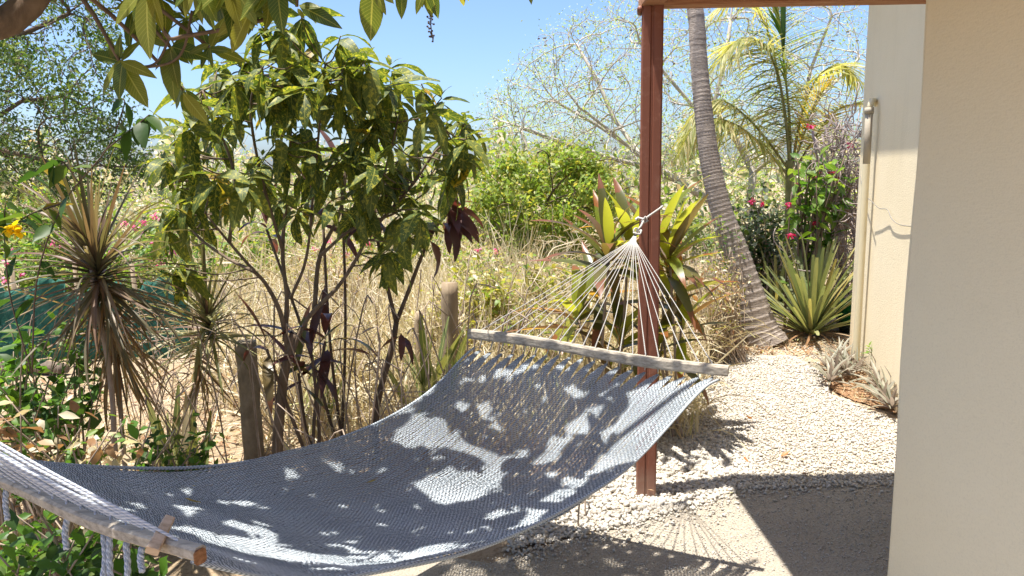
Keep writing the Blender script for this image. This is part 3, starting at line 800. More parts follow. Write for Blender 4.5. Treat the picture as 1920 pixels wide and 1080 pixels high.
# ------------------------------------------------------------------ mango tree overhead
MB = Vector((-1.95, .98, 0))
mango = thing('mango_tree', 'mango tree with long ribbed leaves hanging into the top left of the view', 'tree', MB)
tr = smooth_path([MB, Vector((-1.93, 1.0, .8)), Vector((-1.84, 1.02, 1.5)), Vector((-1.72, 1.12, 1.9))], 14)
b = Buf(); b.tube(tr, [lerp(.13, .095, i / 13) for i in range(14)], 14); b.build('trunk', M_barkm, mango)
bl = Buf(); bl.tube([ring_n, Vector((-1.8, .99, 1.52))], .006, 8)
bl.tube([Vector((-1.84 + .11 * math.cos(a), 1.02 + .11 * math.sin(a), 1.52 + .01 * math.sin(a))) for a in np.linspace(0, 2 * math.pi, 20)], .006, 8, cap=False); bl.build('tie_rope', M_cord, hm)
la, lb = at(-60, 62, 1.72), at(75, -18, 1.80)
limbs = [[tr[-1], la + Vector((-.2, 0, -.12)), la, lb, Vector((-.75, 1.95, 2.5)), Vector((-.3, 2.1, 2.75)), Vector((.3, 2.5, 2.95))],
         [tr[-1], Vector((-1.5, .9, 2.35)), Vector((-1.0, .8, 2.8)), Vector((-.4, .9, 3.1))],
         [tr[-1], Vector((-1.7, 1.7, 2.45)), Vector((-1.55, 2.4, 2.85)), Vector((-1.2, 2.9, 3.05)), Vector((-.5, 3.3, 3.15))],
         [lb, Vector((-.7, 1.7, 2.3)), Vector((-.45, 1.75, 2.33)), Vector((-.2, 1.78, 2.36))]]
ltips = []
for L_, r0 in zip(limbs, (.05, .045, .045, .018)):
    sp = smooth_path(L_, 26); b = Buf(); b.tube(sp, [lerp(r0, .012 if r0 > .02 else .007, i / 25) for i in range(26)], 10); b.build('branch', M_barkm, mango); ltips += sp[8:]
MT = [leaf_t(.21, .05, 6, .22, .5, 'lance', .05, 1), leaf_t(.21, .056, 6, .18, .75, 'lance', .04, 2), leaf_t(.20, .046, 6, .3, .25, 'lance', .06, 3), leaf_t(.21, .052, 6, .12, 1.0, 'lance', .05, 4)]
mitems = []; tw = Buf(); WM = 1.65
def mango_leaf_px(px0, py0, px1, py1, Y, width=1.0):             # one leaf from its stalk to its tip
    a = at(px0, py0, Y); bq = at(px1, py1, Y + U(-.03, .03)); dv = bq - a
    t = MT[2]; M = leaf_M(a, dv, U(-.3, .3), dv.length / .20, up=(-.25, -.9, .35)); mitems.append((t, M @ Matrix.Diagonal((width * WM * U(.85, 1.15), 1, 1, 1)), L_mangolit if random.random() < .35 else L_mango))
def twig_to(p, r=.004):
    q = min(ltips, key=lambda t: (t - p).length + (0.3 if t.z < p.z else 0) + (1.0 if project(t)[1] > -15 else 0)); mid = p.lerp(q, .5) + Vector((0, 0, .03)) + rvec(.02)
    tw.tube(smooth_path([p, mid, q], 8), [lerp(r, r * 1.8, i / 7) for i in range(8)], 5)
for cx_, cy_, Y, lv in [
    (226, 118, 1.75, [(165, 95), (182, 175), (216, 188), (238, 150), (275, 205), (200, 70), (262, 70), (221, 65), (290, 140)]),
    (275, -25, 1.45, [(266, 108), (240, 40), (300, 60), (205, 40)]),
    (320, 90, 1.85, [(295, 150), (345, 60), (250, 45), (318, 195), (352, 120), (390, 105), (330, 165), (285, 128)]),
    (392, 88, 1.85, [(350, 100), (425, 95), (395, 130), (440, 50), (464, 115), (370, 40), (372, 128), (415, 30)]),
    (470, 22, 1.7, [(438, 50), (426, 100), (500, 30), (400, 65), (412, 10), (470, 55)]),
    (515, -40, 1.5, [(523, 62), (555, 10), (470, 20), (480, -10), (440, 30)]),
    (556, 12, 1.65, [(641, 50), (570, 35), (600, 10)]),
    (430, -30, 1.55, [(445, 52), (390, 30), (458, 30), (350, 20), (480, 45)]),
    (370, -30, 1.6, [(372, 45), (340, 30), (402, 40), (320, 10), (395, 60)]),
    (704, -30, 1.5, [(690, 80), (724, 28), (735, 5), (668, -10)]),
    (752, -38, 1.55, [(748, 36), (730, 0)]),
    (800, -35, 1.6, [(806, 37), (823, 38), (790, 10), (775, 25)]),
    (862, -40, 1.65, [(869, 15), (880, 5), (850, -5)]),
    (990, -50, 1.7, [(994, 8), (1010, -20), (975, -15)]),
    (345, 170, 2.0, [(325, 205), (360, 220), (375, 190), (350, 215), (390, 235)])]:
    c = at(cx_, cy_, Y); twig_to(c)
    for x, y in lv: mango_leaf_px(cx_ + U(-5, 5), cy_ + U(-5, 5), x, y, Y + U(-.05, .05), 1.12 if abs(y - cy_) > 90 else .95)
for pts in ([(300, 45), (318, 72), (345, 68), (420, 55), (500, 36)], [(318, 72), (290, 120), (232, 125)], [(360, 20), (345, 90), (318, 118), (262, 128)]):
    tw.tube(smooth_path([at(x, y, 1.8) for x, y in pts], 14), .0048 if len(pts) == 5 else .003, 6)
for cx_, cy_, Y in [(300, -5, 1.9), (350, 35, 2.1), (410, 10, 2.0), (500, -25, 1.8), (250, 20, 2.0), (440, -30, 1.75)]:
    c = at(cx_, cy_, Y); twig_to(c, .0025)
    for it in rosette(c, (U(-.5, .5), U(-.5, .5), -.3), 8, (.45, .7), .6, 1.7, MT, [L_mango, L_mangolit], .5, .25): mitems.append((it[0], it[1] @ Matrix.Diagonal((1.25, 1, 1, 1)), it[2]))
fl = Buf()                                                        # a spent flower spray
sp_ = smooth_path([at(806, 25, 1.6), at(808, 50, 1.6), at(812, 76, 1.6)], 10); fl.tube(sp_, .0012, 4)
for p in sp_[2:]:
    for k in range(2): q = p + rvec(.009); fl.tube([p, q], .0008, 4); fl.tube([q, q + Vector((0, 0, .003))], .0022, 5)
stuff(fl.build('flower_spray', M_barkd, mango))
# crown out of the picture: shades the hammock except where the photograph shows sun on it
LIT = [(800, 815, 70, 27, .15), (895, 848, 66, 13, .2), (880, 908, 60, 30, 0), (815, 915, 34, 20, .3), (855, 940, 55, 11, 0), (1088, 790, 26, 22, .3), (1068, 735, 22, 9, .2), (928, 692, 36, 12, .1), (868, 765, 14, 14, .3), (908, 775, 14, 12, .2), (966, 755, 14, 8, 0),
       (1270, 745, 60, 40, 0), (1160, 860, 55, 16, -.5), (1082, 903, 26, 10, -.2), (1052, 925, 22, 6, -.2), (550, 895, 20, 11, .4), (605, 888, 14, 7, .4), (1040, 832, 16, 18, 0), (1022, 858, 26, 10, 0), (980, 690, 20, 7, 0), (1000, 965, 40, 12, -.4), (945, 965, 18, 6, 0),
       (400, 1015, 40, 10, .3), (480, 1030, 70, 15, .2), (600, 1045, 70, 14, .05), (720, 1045, 80, 14, -.05), (830, 1030, 60, 12, -.2), (470, 995, 22, 10, .5), (365, 1000, 30, 8, .4), (345, 990, 14, 6, .4), (600, 975, 22, 5, .3), (500, 1010, 25, 8, .4)]
LITP = [(1160, 800), (1185, 735), (1340, 702), (1300, 780), (1190, 875), (1150, 860)]
BLOB = (1312, 866, 74, 36)
def falls(p):
    """where the shade of a leaf at p falls: hammock pixel, or ground pixel"""
    h = BV.ray_cast(p, -SUN)
    if h[0] is not None: x, y, k = project(h[0]); return 'h', x, y
    g = p - SUN * (p.z / SUN.z); x, y, k = project(g); return 'g', x, y
def inell(x, y, e, grow=1.0):
    c, s_ = math.cos(e[4]), math.sin(e[4]); dx, dy = x - e[0], y - e[1]; a = (dx * c + dy * s_) / (e[2] * grow); b_ = (-dx * s_ + dy * c) / (e[3] * grow); return a * a + b_ * b_ < 1
def leaf_ok(M, L):
    a = M @ Vector((0, 0, 0)); onh = False; w = M.to_3x3() @ Vector((.02, 0, 0))
    for t in (0, .2, .4, .6, .8, 1.0):
        for s_ in (-1, 1):
            p = M @ Vector((s_ * .016, L * t * .95, -.05 * L * t * t)); k, x, y = falls(p)
            if k == 'h':
                onh = True
                if any(inell(x, y, e, .72) for e in LIT) or inpoly(x, y, LITP): return False
            else:
                if x > 640 and y < 1085: 
                    if not inell(x, y, (*BLOB, 0.0)): return False
    return onh or random.random() < .2
gu, gv = np.meshgrid(np.linspace(-.02, 1.02, 52), np.linspace(0, 1, 110)); HG = hsurf(gu.ravel(), gv.ravel())
dark = []
for p in HG:
    x, y, k = project(p); dark.append(not (any(inell(x, y, e) for e in LIT) or inpoly(x, y, LITP)))
open_s = np.array(dark); made = 0
def shade_hits(M, L):
    out = []
    for t in (.1, .3, .5, .7, .9):
        for s_ in (-.010, .010):
            p = M @ Vector((s_, L * t * .95, -.05 * L * t * t)); h = BV.ray_cast(p, -SUN)
            if h[0] is not None: out.append(h[0])
    return np.array(out) if out else np.zeros((0, 3))
for it in range(22000):
    idx = np.flatnonzero(open_s)
    if len(idx) < 40: break
    h = Vector(HG[random.choice(idx)]); z = U(2.0, 2.8); sc = U(.75, 1.1) if it < 3500 else U(.3, .6)
    d_ = Vector((U(-1, 1), U(-1, 1), U(-.6, .1))).normalized(); p = h + SUN * ((z - h.z) / SUN.z) - d_ * (.105 * sc)
    if project(p)[1] > -70: continue
    M = leaf_M(p, d_, U(-.4, .4), sc) @ Matrix.Diagonal((1.3, 1, 1, 1))
    if project(M @ Vector((0, .2, -.06)))[1] > -20 or not leaf_ok(M, .21): continue
    mitems.append((random.choice(MT), M, L_mango)); made += 1
    H = shade_hits(M, .21)
    if len(H): open_s &= (np.linalg.norm(HG[:, None] - H[None], axis=2).min(1) > .013 * sc + .004)
print('uncovered', open_s.sum(), 'made', made)
for it in range(230):
    if it < 150: g = gp(BLOB[0] + U(-70, 70), BLOB[1] + U(-34, 34)); p = g + SUN * (U(2.5, 2.9) / SUN.z)
    else: p = Vector((U(-2.6, -.4), U(.2, 3.4), U(2.3, 3.6)))
    M = leaf_M(p, (U(-1, 1), U(-1, 1), U(-.9, .1)), U(-.5, .5), U(.5, .85))
    if project(p)[1] > -90 or project(M @ Vector((0, .2, -.04)))[1] > -25 or not leaf_ok(M, .21): continue
    mitems.append((random.choice(MT), M, L_mango))
stuff(tw.build('twigs', M_barkm, mango))
leaves(mango, mitems, limit=290)

# leaves lying about
FT = leaf_t(.05, .018, 4, .5, -.6, 'lance', .1, 8)
def fallen(px, py, label, mat, sc, onh=False, group=None):
    if onh:
        d_ = ray(px, py); h = BV.ray_cast(CAM, d_); p = h[0] + Vector((0, 0, .012))
    else: p = gp(px, py, .026)
    b = Buf(); b.inst(FT, leaf_M(p, (U(-1, 1), U(-1, 1), U(-.1, .15)), U(-.4, .4), sc))
    tag(b.build('fallen_leaf', mat), label, 'leaf', group)
fallen(377, 950, 'curled yellow leaf lying in the shaded near half of the hammock', L_fally, .85, True)
fallen(688, 912, 'small yellow leaf lying in the middle of the hammock net', L_fally, .75, True)
fallen(1463, 856, 'orange dry leaf lying on the sunlit gravel right of the hammock', L_fallo, 1.3)
fallen(1405, 868, 'small orange leaf at the edge of the leafy shadow on the gravel', L_fallo, .9)
fallen(1410, 786, 'thin reddish leaf lying farther up the gravel path', L_fallo, 1.2)
fallen(1592, 864, 'small brown leaf lying near the beige wall at the edge of the porch shade', L_brown, .7)
fallen(1502, 888, 'grey brown leaf lying just beyond the porch roof shadow', L_brown, .9)
# ------------------------------------------------------------------ leaf shapes
T_cro = [leaf_t(.125, .040, 6, .2, .6, 'lance', .05, 11), leaf_t(.125, .044, 6, .12, 1.0, 'ovate', .05, 12), leaf_t(.125, .036, 6, .3, .35, 'lance', .06, 13), leaf_t(.125, .042, 6, .15, 1.3, 'lance', .06, 14)]
T_ti = [leaf_t(.42, .062, 9, .3, .6, 'lance', .05, 21), leaf_t(.42, .070, 9, .22, 1.0, 'lance', .05, 22), leaf_t(.42, .058, 9, .35, .25, 'lance', .04, 23), leaf_t(.42, .066, 9, .28, 1.5, 'lance', .07, 24)]
T_dr = [leaf_t(.40, .016, 6, .3, .3, 'needle', 0, 31), leaf_t(.40, .018, 7, .3, .8, 'needle', .1, 32, 0, .6), leaf_t(.40, .015, 7, .3, 1.5, 'needle', .1, 33, 0, -.5), leaf_t(.40, .019, 6, .3, .1, 'needle', 0, 34)]
T_sm = [leaf_t(.06, .03, 3, .25, .5, 'ovate', .1, 41), leaf_t(.06, .034, 3, .15, .9, 'ovate', .1, 42), leaf_t(.06, .027, 3, .35, .2, 'ovate', .1, 43)]
T_fl = [leaf_t(.05, .022, 2, .2, .4, 'ovate', .0, 51), leaf_t(.05, .026, 2, .1, .8, 'ovate', .0, 52)]
T_br = [leaf_t(.72, .037, 7, .45, .2, 'blunt', 0, 61), leaf_t(.72, .04, 7, .4, .45, 'blunt', 0, 62), leaf_t(.72, .034, 7, .5, .06, 'blunt', 0, 63)]
T_rh = [leaf_t(.20, .03, 5, .5, .4, 'needle', 0, 71), leaf_t(.20, .033, 5, .45, .8, 'needle', 0, 72)]
T_sn = [leaf_t(.6, .05, 7, .2, .3, 'strap', .06, 81), leaf_t(.6, .055, 7, .3, .1, 'strap', .04, 82)]
T_big = [leaf_t(.16, .075, 5, .2, .5, 'ovate', .05, 91), leaf_t(.16, .07, 5, .3, .2, 'ovate', .05, 92)]
T_pad = [leaf_t(.10, .07, 4, .05, .1, 'round', 0, 95), leaf_t(.10, .06, 4, .05, .3, 'round', 0, 96)]
T_gr = [leaf_t(.6, .012, 5, .2, 1.2, 'needle', .2, 97, 0, 1.0), leaf_t(.6, .007, 4, .2, .4, 'needle', 0, 98), leaf_t(.6, .015, 6, .2, 2.4, 'strap', .2, 99, 0, -1.5), leaf_t(.6, .006, 3, .2, .3, 'needle', 0, 100), leaf_t(.5, .02, 5, .3, 2.0, 'strap', .3, 101, 0, 2.0)]
def P(pts, Y, Y2=None): 
    n = len(pts) - 1; return [at(x, y, lerp(Y, Y if Y2 is None else Y2, i / n)) for i, (x, y) in enumerate(pts)]
def stem(parent, pts, r0, r1, mat, name='stem', n=16, sides=8):
    sp = smooth_path(pts, n); b = Buf(); b.tube(sp, [lerp(r0, r1, i / (n - 1)) * U(.93, 1.07) for i in range(n)], sides); b.build(name, mat, parent); return sp

# ------------------------------------------------------------------ fence posts along the bed
def fence_post(px, py_top, Y, wd, label, mat, lean=0.0, sides=8, flat=.85):
    t = at(px, py_top, Y); base = Vector((t.x - lean, Y, 0)); n = 14; b = Buf()
    pts = [base.lerp(t, i / (n - 1)) + Vector((U(-.003, .003), U(-.003, .003), 0)) for i in range(n)]
    b.tube(pts, [wd / 2 * U(.94, 1.05) for i in range(n)], sides, flat=flat)
    tag(b.build('fence_post', mat, None, True), label, 'post', 'old fence posts along the garden bed')
fence_post(461, 640, 3.45, .118, 'square concrete fence post beside the spotted leaf tree trunk', M_postc, 0, 8)
fence_post(843, 530, 4.3, .098, 'round topped grey fence post behind the left end of the far spreader bar', M_postw, .01, 12, 1)
fence_post(786, 585, 4.5, .05, 'thin broken brown wooden stake left of the round topped post', M_postw, .02, 7, 1)
fence_post(1098, 560, 4.9, .05, 'thin weathered stake hidden in dry stems left of the red post', M_postw, -.03, 7, 1)

# ------------------------------------------------------------------ spotted croton tree
cb_ = at(520, 860, 3.3); cb_.z = 0
cro = thing('croton_tree', 'small tree with drooping yellow spotted leaves in the middle of the bed', 'tree', cb_)
tk = stem(cro, [cb_] + P([(520, 850), (526, 760), (535, 690), (552, 625)], 3.3), .026, .02, M_bark, 'trunk', 20, 10)
LB = [P([(540, 660), (527, 590), (500, 535), (478, 510), (430, 455), (385, 400)], 3.3, 3.05), P([(534, 640), (538, 560), (530, 470), (540, 330), (545, 210), (525, 110)], 3.3, 3.35),
      P([(538, 690), (575, 600), (640, 530), (690, 440), (720, 330), (745, 230)], 3.3, 3.2), P([(590, 580), (600, 480), (640, 390), (655, 270), (690, 150)], 3.3, 3.5),
      P([(478, 510), (420, 480), (360, 430), (325, 340)], 3.1, 3.3), P([(690, 440), (770, 350), (820, 280), (860, 260)], 3.2, 3.15), P([(545, 560), (575, 480), (590, 330), (610, 120)], 3.3, 3.1),
      P([(430, 455), (440, 330), (400, 220), (380, 170)], 3.1, 3.2), P([(530, 470), (490, 330), (470, 200), (495, 120)], 3.3, 3.1), P([(600, 480), (660, 430), (740, 400), (800, 360)], 3.3, 3.4)]
lp = []
for i, q in enumerate(LB): lp += stem(cro, q, .012 if i < 4 else .008, .004, M_bark, 'branch', 20, 7)[5:]
OUT = [(340, 170), (420, 120), (490, 70), (560, 45), (640, 85), (700, 125), (780, 170), (850, 215), (880, 250), (895, 300), (880, 330), (830, 370), (800, 430), (740, 470), (700, 420), (640, 420), (560, 420), (470, 410), (420, 470), (335, 490), (305, 430), (330, 350), (300, 310), (345, 250)]
cen = []; tries = 0
HOLES = [(455, 290, 34, 48), (615, 290, 30, 40), (470, 395, 28, 30), (720, 400, 16, 30), (380, 290, 25, 25), (520, 350, 18, 26), (600, 370, 24, 20)]
while len(cen) < 126 and tries < 9000:
    tries += 1; x, y = U(295, 900), U(40, 490)
    if not inpoly(x, y, OUT) or any(((x - a) / c) ** 2 + ((y - b_) / d_) ** 2 < 1 for a, b_, c, d_ in HOLES): continue
    Y = 3.3 + U(-.5, .5)
    if any(abs(x - a) < 24 and abs(y - b_) < 22 and abs(Y - c) < .3 for a, b_, c in cen): continue
    cen.append((x, y, Y))
cen += [(650, 140, 3.3), (672, 195, 3.2), (690, 160, 3.45), (655, 245, 3.35), (640, 320, 3.2), (690, 270, 3.1), (620, 190, 3.1), (530, 90, 3.2), (470, 160, 3.4), (730, 490, 3.2), (715, 505, 3.25), (330, 520, 3.1), (345, 545, 3.1), (870, 300, 3.1), (305, 440, 3.0)]
ci = []; tw = Buf()
for x, y, Y in cen:
    c = at(x, y - 22, Y); q = min(lp, key=lambda t: (t - c).length + (0.35 if t.z > c.z else 0))
    tw.tube(smooth_path([q, q.lerp(c, .55) + Vector((0, 0, -.02)) + rvec(.02), c], 7), [.0042, .0036, .003, .003, .0028, .0026, .0024], 5)
    n = random.choice((6, 7, 8, 9))
    sl = U(.75, 1.2)
    for it in rosette(c, Vector((U(-.35, .35), U(-.35, .35), 1)), n, (.85 * sl, 1.5 * sl), 1.0, 2.85, T_cro, [L_croton] * 30 + [L_crotony], .6, .3, .035): ci.append(it)
    if random.random() < .5:
        for it in rosette(c + Vector((0, 0, .01)), (0, 0, 1), 3, (.3, .6), .2, .9, T_cro[:1], [L_croton], .4): ci.append(it)
stuff(tw.build('twigs', M_bark, cro)); leaves(cro, ci, limit=290)

# ------------------------------------------------------------------ dark red shrub to its right
pb0 = at(702, 790, 3.7); pb0.z = 0
pur = thing('red_leaved_shrub', 'thin forked shrub with dark red drooping leaves behind the spotted tree', 'shrub', pb0)
stem(pur, [pb0] + P([(704, 785), (716, 720), (735, 650), (743, 605)], 3.7), .02, .014, M_barkd, 'trunk', 14, 9)
stem(pur, P([(743, 605), (728, 545), (712, 470), (702, 420), (690, 370)], 3.7, 3.6), .011, .006, M_barkd, 'branch')
stem(pur, P([(743, 605), (770, 535), (795, 470), (818, 425), (845, 395)], 3.7, 3.6), .011, .006, M_barkd, 'branch')
pi = []
T_pu = [leaf_t(.2, .05, 6, .2, 1.0, 'lance', .12, 25), leaf_t(.2, .055, 6, .2, 1.5, 'lance', .14, 26)]
for x, y, n, ax in ((845, 395, 9, (.8, -.1, .3)), (838, 420, 5, (.9, 0, -.3)), (700, 410, 5, (0, 0, 1)), (800, 445, 3, (.4, 0, .6)), (690, 372, 5, (-.3, 0, 1)), (752, 630, 2, (.3, -.3, -1))):
    pi += rosette(at(x, y, 3.6), ax, n, (.75, 1.15), .4, 1.9, T_pu, [L_purple], .5, .3)
for x0, y0, x1, y1 in ((835, 385, 900, 418), (840, 390, 890, 440), (842, 395, 880, 478), (838, 388, 862, 432), (846, 398, 905, 430), (752, 625, 757, 668)):
    a = at(x0, y0, 3.55); bq = at(x1, y1, 3.45); pi.append((T_pu[0], leaf_M(a, bq - a, U(-.6, .6), (bq - a).length / .19, up=(0, -1, .4)), L_purple))
for x, y in ((712, 478), (735, 470), (780, 440), (725, 510)): pi += rosette(at(x, y, 3.6), (0, 0, 1), 7, (.7, 1.1), .8, 2.6, T_cro, [L_croton], .5, .3)
leaves(pur, pi)

# ------------------------------------------------------------------ ti plants
def ti_plant(label, base_px, Y, crowns, mats, group, lo=(.7, 1.05), stemmat=M_twig):
    b0 = at(base_px[0], base_px[1], Y); b0.z = 0; t = thing('ti_plant', label, 'plant', b0, group); items = []
    for (x, y, n, e1, dY) in crowns:
        top = at(x, y, Y + dY); bs = b0 + Vector((U(-.1, .1), U(-.06, .06), 0))
        stem(t, [bs, bs.lerp(top, .5) + rvec(.04), top], .009, .007, stemmat, 'stem', 10, 7)
        items += rosette(top + Vector((0, 0, .05)), (U(-.15, .15), U(-.2, .1), 1), n, lo, .12, e1, T_ti, mats, .35, .15, .12)
    leaves(t, items); return t
tmix = lambda f: random.choice([L_tigreen, L_tigreen, L_tidark] if f < .45 else [L_tigreen, L_tidark, L_tidark, L_tidry] if f < .75 else [L_tidark, L_tidark, L_tidry, L_tigreen])
ti_plant('tall ti plant with lime and dark red leaves just left of the red post', (1150, 760), 3.95, [(1142, 485, 24, 1.5, -.1), (1178, 465, 12, 1.1, .1), (1085, 600, 16, 1.8, .05), (1165, 650, 14, 1.8, .1), (1120, 560, 12, 1.8, .25)], tmix, 'ti plants in the garden bed', (.72, 1.12))
ti_plant('tall ti plant with lime and orange leaves just right of the red post', (1258, 760), 4.0, [(1256, 492, 24, 1.5, -.1), (1240, 468, 10, 1.1, .1), (1278, 610, 14, 1.9, .05), (1235, 660, 14, 1.9, 0), (1258, 560, 11, 1.8, .1)], tmix, 'ti plants in the garden bed', (.72, 1.12))
pmix = lambda f: random.choice([L_purple, L_purple, L_tidark])
ti_plant('low purple leaved ti plant under the spotted tree beside its trunk', (585, 860), 3.35, [(585, 665, 8, 2.1, 0), (610, 640, 7, 1.9, .1), (560, 700, 6, 2.2, .05), (500, 655, 5, 2.1, -.1)], pmix, 'ti plants in the garden bed', (.5, .8), M_barkd)
ti_plant('thin ti plant with reddish leaves showing through the crown of the spotted tree', (620, 860), 3.75, [(605, 400, 8, 1.7, 0), (640, 330, 6, 1.6, .1), (500, 430, 7, 1.7, .1)], pmix, 'ti plants in the garden bed', (.5, .8), M_barkd)

# ------------------------------------------------------------------ dragon trees on the left
def dragon(label, pts, Y, heads, sr, smat):
    sp = P(pts, Y); b0 = sp[0].copy(); b0.z = 0; t = thing('dragon_tree', label, 'plant', b0, 'dragon trees in the garden bed'); items = []
    stem(t, [b0] + sp, sr * 1.1, sr * .8, smat, 'trunk', 20, 9)
    for (x, y, n, L0, L1, e0, e1, mats, dY) in heads:
        c = at(x, y, Y + dY); items += rosette(c, (U(-.1, .1), -.1, 1), n, (L0, L1), e0, e1, T_dr, mats, .5, .12, .14)
    leaves(t, items, limit=295); return t
dragon('reddish dragon tree with a big round head of thin leaves at the left', [(216, 850), (212, 760), (200, 660), (178, 560), (172, 500)], 2.75, [(174, 480, 200, .8, 1.15, .1, 2.0, [L_drac], 0), (185, 520, 70, .6, .95, 1.7, 2.8, [L_drac, L_dracdry], 0)], .0105, M_twig)
dragon('drying dragon tree with a hanging brown head below the round one', [(232, 850), (226, 760), (222, 690), (214, 620)], 2.95, [(214, 600, 95, .65, 1.05, 1.0, 2.75, [L_dracdry, L_dracdry, L_drac], 0)], .009, M_twig)
dragon('pale green dragon tree with stiff spiky leaves left of the concrete post', [(357, 850), (360, 780), (368, 700), (376, 640), (384, 600)], 3.4, [(386, 585, 110, .7, 1.12, .08, 1.75, [L_dracg, L_dracg, L_drac], 0), (372, 660, 40, .6, .9, 1.2, 2.6, [L_dracdry, L_drac], 0)], .015, M_stemg)

# ------------------------------------------------------------------ shrubs
def shrub(name, label, cat, cx, cy, rx, ry, Y, ryd, nst, nl, templs, mats, sc, smat=M_twig, limit=0, base=None, group=None, sr=.006, blossoms=None, poly=None, top_bias=0.0, spread=.5):
    kx = Y / FPX
    b0 = at(cx, cy, Y) if base is None else at(base[0], base[1], Y)
    b0.z = 0; t = thing(name, label, cat, b0, group); items = []; st = Buf(); ends = []
    for i in range(nst):
        while True:
            x, y, d_ = U(-1, 1), U(-1, 1), U(-1, 1)
            if x * x + y * y + d_ * d_ < 1 and (poly is None or inpoly(cx + x * rx, cy + y * ry, poly)): break
        e = at(cx + x * rx, cy + y * ry, Y + d_ * ryd); e.z = max(e.z, .05)
        s0 = b0 + Vector((U(-1, 1) * rx * kx * spread, U(-1, 1) * ryd * spread, 0)); md = s0.lerp(e, .55) + Vector((0, 0, .06)) + rvec(.05)
        sp = smooth_path([s0, md, e], 9); st.tube(sp, [lerp(sr, sr * .35, k / 8) for k in range(9)], 5); ends.append(sp)
    stuff(st.build('stems', smat, t))
    for i in range(nl):
        sp = random.choice(ends); f = max(U(.25, 1), U(.0, 1)); p = interp(sp, f) + rvec(.07)
        if p.z < .02: p.z = U(.02, .1)
        d_ = Vector((U(-1, 1), U(-1, 1), U(-.7, .7)))
        items.append((random.choice(templs), leaf_M(p, d_, U(-.9, .9), U(*sc)), random.choice(mats)))
    leaves(t, items, limit=limit)
    if blossoms:
        tp, mt, n, s0, s1, ppos = blossoms; fb = Buf()
        for i in range(n):
            c = at(*ppos[i % len(ppos)]) if ppos else random.choice(ends)[-1] + rvec(.05)
            for k in range(9): fb.inst(tp, leaf_M(c + rvec(.02), rvec(), U(-1, 1), U(s0, s1)))
        stuff(fb.build('blossoms', mt, t))
    return t
shrub('leafy_shrub', 'bright green leafy shrub at the left edge under the dragon tree', 'shrub', 40, 690, 170, 110, 2.9, .35, 40, 640, T_sm, [L_shrub, L_shrub, L_shrub, L_shade], (.75, 1.35), M_twig, 290)
shrub('leafy_shrub', 'dark leafy shrub along the back edge of the hammock at the far left', 'shrub', 110, 800, 270, 75, 2.45, .25, 34, 480, T_sm, [L_shrub, L_shade, L_straw, L_brown], (.6, 1.2), M_twig, 290)
shrub('leafy_shrub', 'green undergrowth showing below the near spreader bar', 'shrub', 130, 1030, 260, 130, 1.95, .25, 30, 560, T_sm, [L_shade, L_shrub, L_shrub], (.7, 1.25), M_twig, 290)
shrub('leafy_shrub', 'small green plant growing at the foot of the spotted tree', 'shrub', 300, 835, 130, 50, 2.9, .2, 16, 240, T_sm, [L_shrub, L_shade], (.5, 1.0), M_twig, 240)
# yellow-flowered vine
vb = at(20, 600, 2.5); vb.z = 0
vine = thing('flowering_vine', 'thin climbing vine with dark leaves and one yellow flower at the left edge', 'vine', vb); vi = []
for pts in ([(60, 700), (70, 520), (120, 380), (200, 280), (232, 200), (230, 185)], [(120, 380), (60, 400), (30, 420)], [(200, 280), (262, 230), (280, 215)], [(60, 700), (20, 560), (8, 440), (10, 380)], [(150, 345), (110, 300), (60, 330)]):
    sp = stem(vine, P(pts, 2.5), .003, .0018, M_barkd, 'stem', 22, 5)
    for p in sp[5::2]: vi.append((random.choice(T_big), leaf_M(p, rvec() + Vector((0, 0, -.4)), U(-.8, .8), U(.35, .7)), L_shade if random.random() < .95 else L_fally))
leaves(vine, vi)
T_pet = leaf_t(.034, .028, 3, .3, .8, 'round', .1, 77); fb = Buf()
for (x, y) in ((15, 432), (28, 424), (35, 436)):
    for it in rosette(at(x, y, 2.45), (.2, -1, .3), 5, (.7, .95), .9, 1.3, [T_pet], [L_yflower], .3): fb.inst(it[0], it[1])
fb.build('flower', L_yflower, vine)

# bougainvillea, bushes and dry growth behind
shrub('bougainvillea', 'pale leafy bougainvillea with scattered pink flowers behind the left dragon tree', 'shrub', 170, 470, 260, 95, 6.6, .5, 60, 5200, T_fl, [L_bush, L_shrub, L_bush], (.9, 1.7), M_twig, 0, base=(170, 640),
      blossoms=(T_fl[1], L_pinkp, 26, .5, .9, [(232, 418, 6.2), (252, 425, 6.2), (270, 415, 6.2), (290, 405, 6.2), (305, 412, 6.2), (20, 470, 6.2), (12, 492, 6.2), (38, 515, 6.2), (115, 462, 6.2), (118, 525, 6.2), (285, 455, 6.2), (300, 495, 6.2), (8, 525, 6.2), (282, 530, 6.2), (210, 470, 6.2), (100, 455, 6.2), (325, 470, 6.2), (260, 440, 6.2)]))
shrub('bougainvillea', 'straggly pink flowered bougainvillea half hidden behind the spotted tree', 'shrub', 640, 455, 170, 60, 7.5, .5, 40, 1500, T_fl, [L_bush, L_yel], (.8, 1.5), M_twig, 0, base=(640, 620),
      blossoms=(T_fl[1], L_pinkp, 12, .5, .9, [(650, 475, 7), (690, 455, 7), (590, 465, 7), (700, 440, 7), (930, 470, 7), (895, 468, 7), (620, 450, 7)]))
shrub('yellow_green_shrub', 'low yellow green shrub in the dry growth left of the ti plants', 'shrub', 965, 530, 150, 66, 5.3, .5, 80, 2100, T_sm, [L_yel, L_yel, L_bush, L_straw], (.6, 1.1), M_twig, 290)
shrub('dry_bush', 'pale straw coloured weedy bush behind the dark red shrub', 'shrub', 640, 500, 110, 60, 6.2, .5, 60, 1500, T_sm, [L_straw, L_straw, L_yel, L_brown], (.4, .9), M_twig, 0)
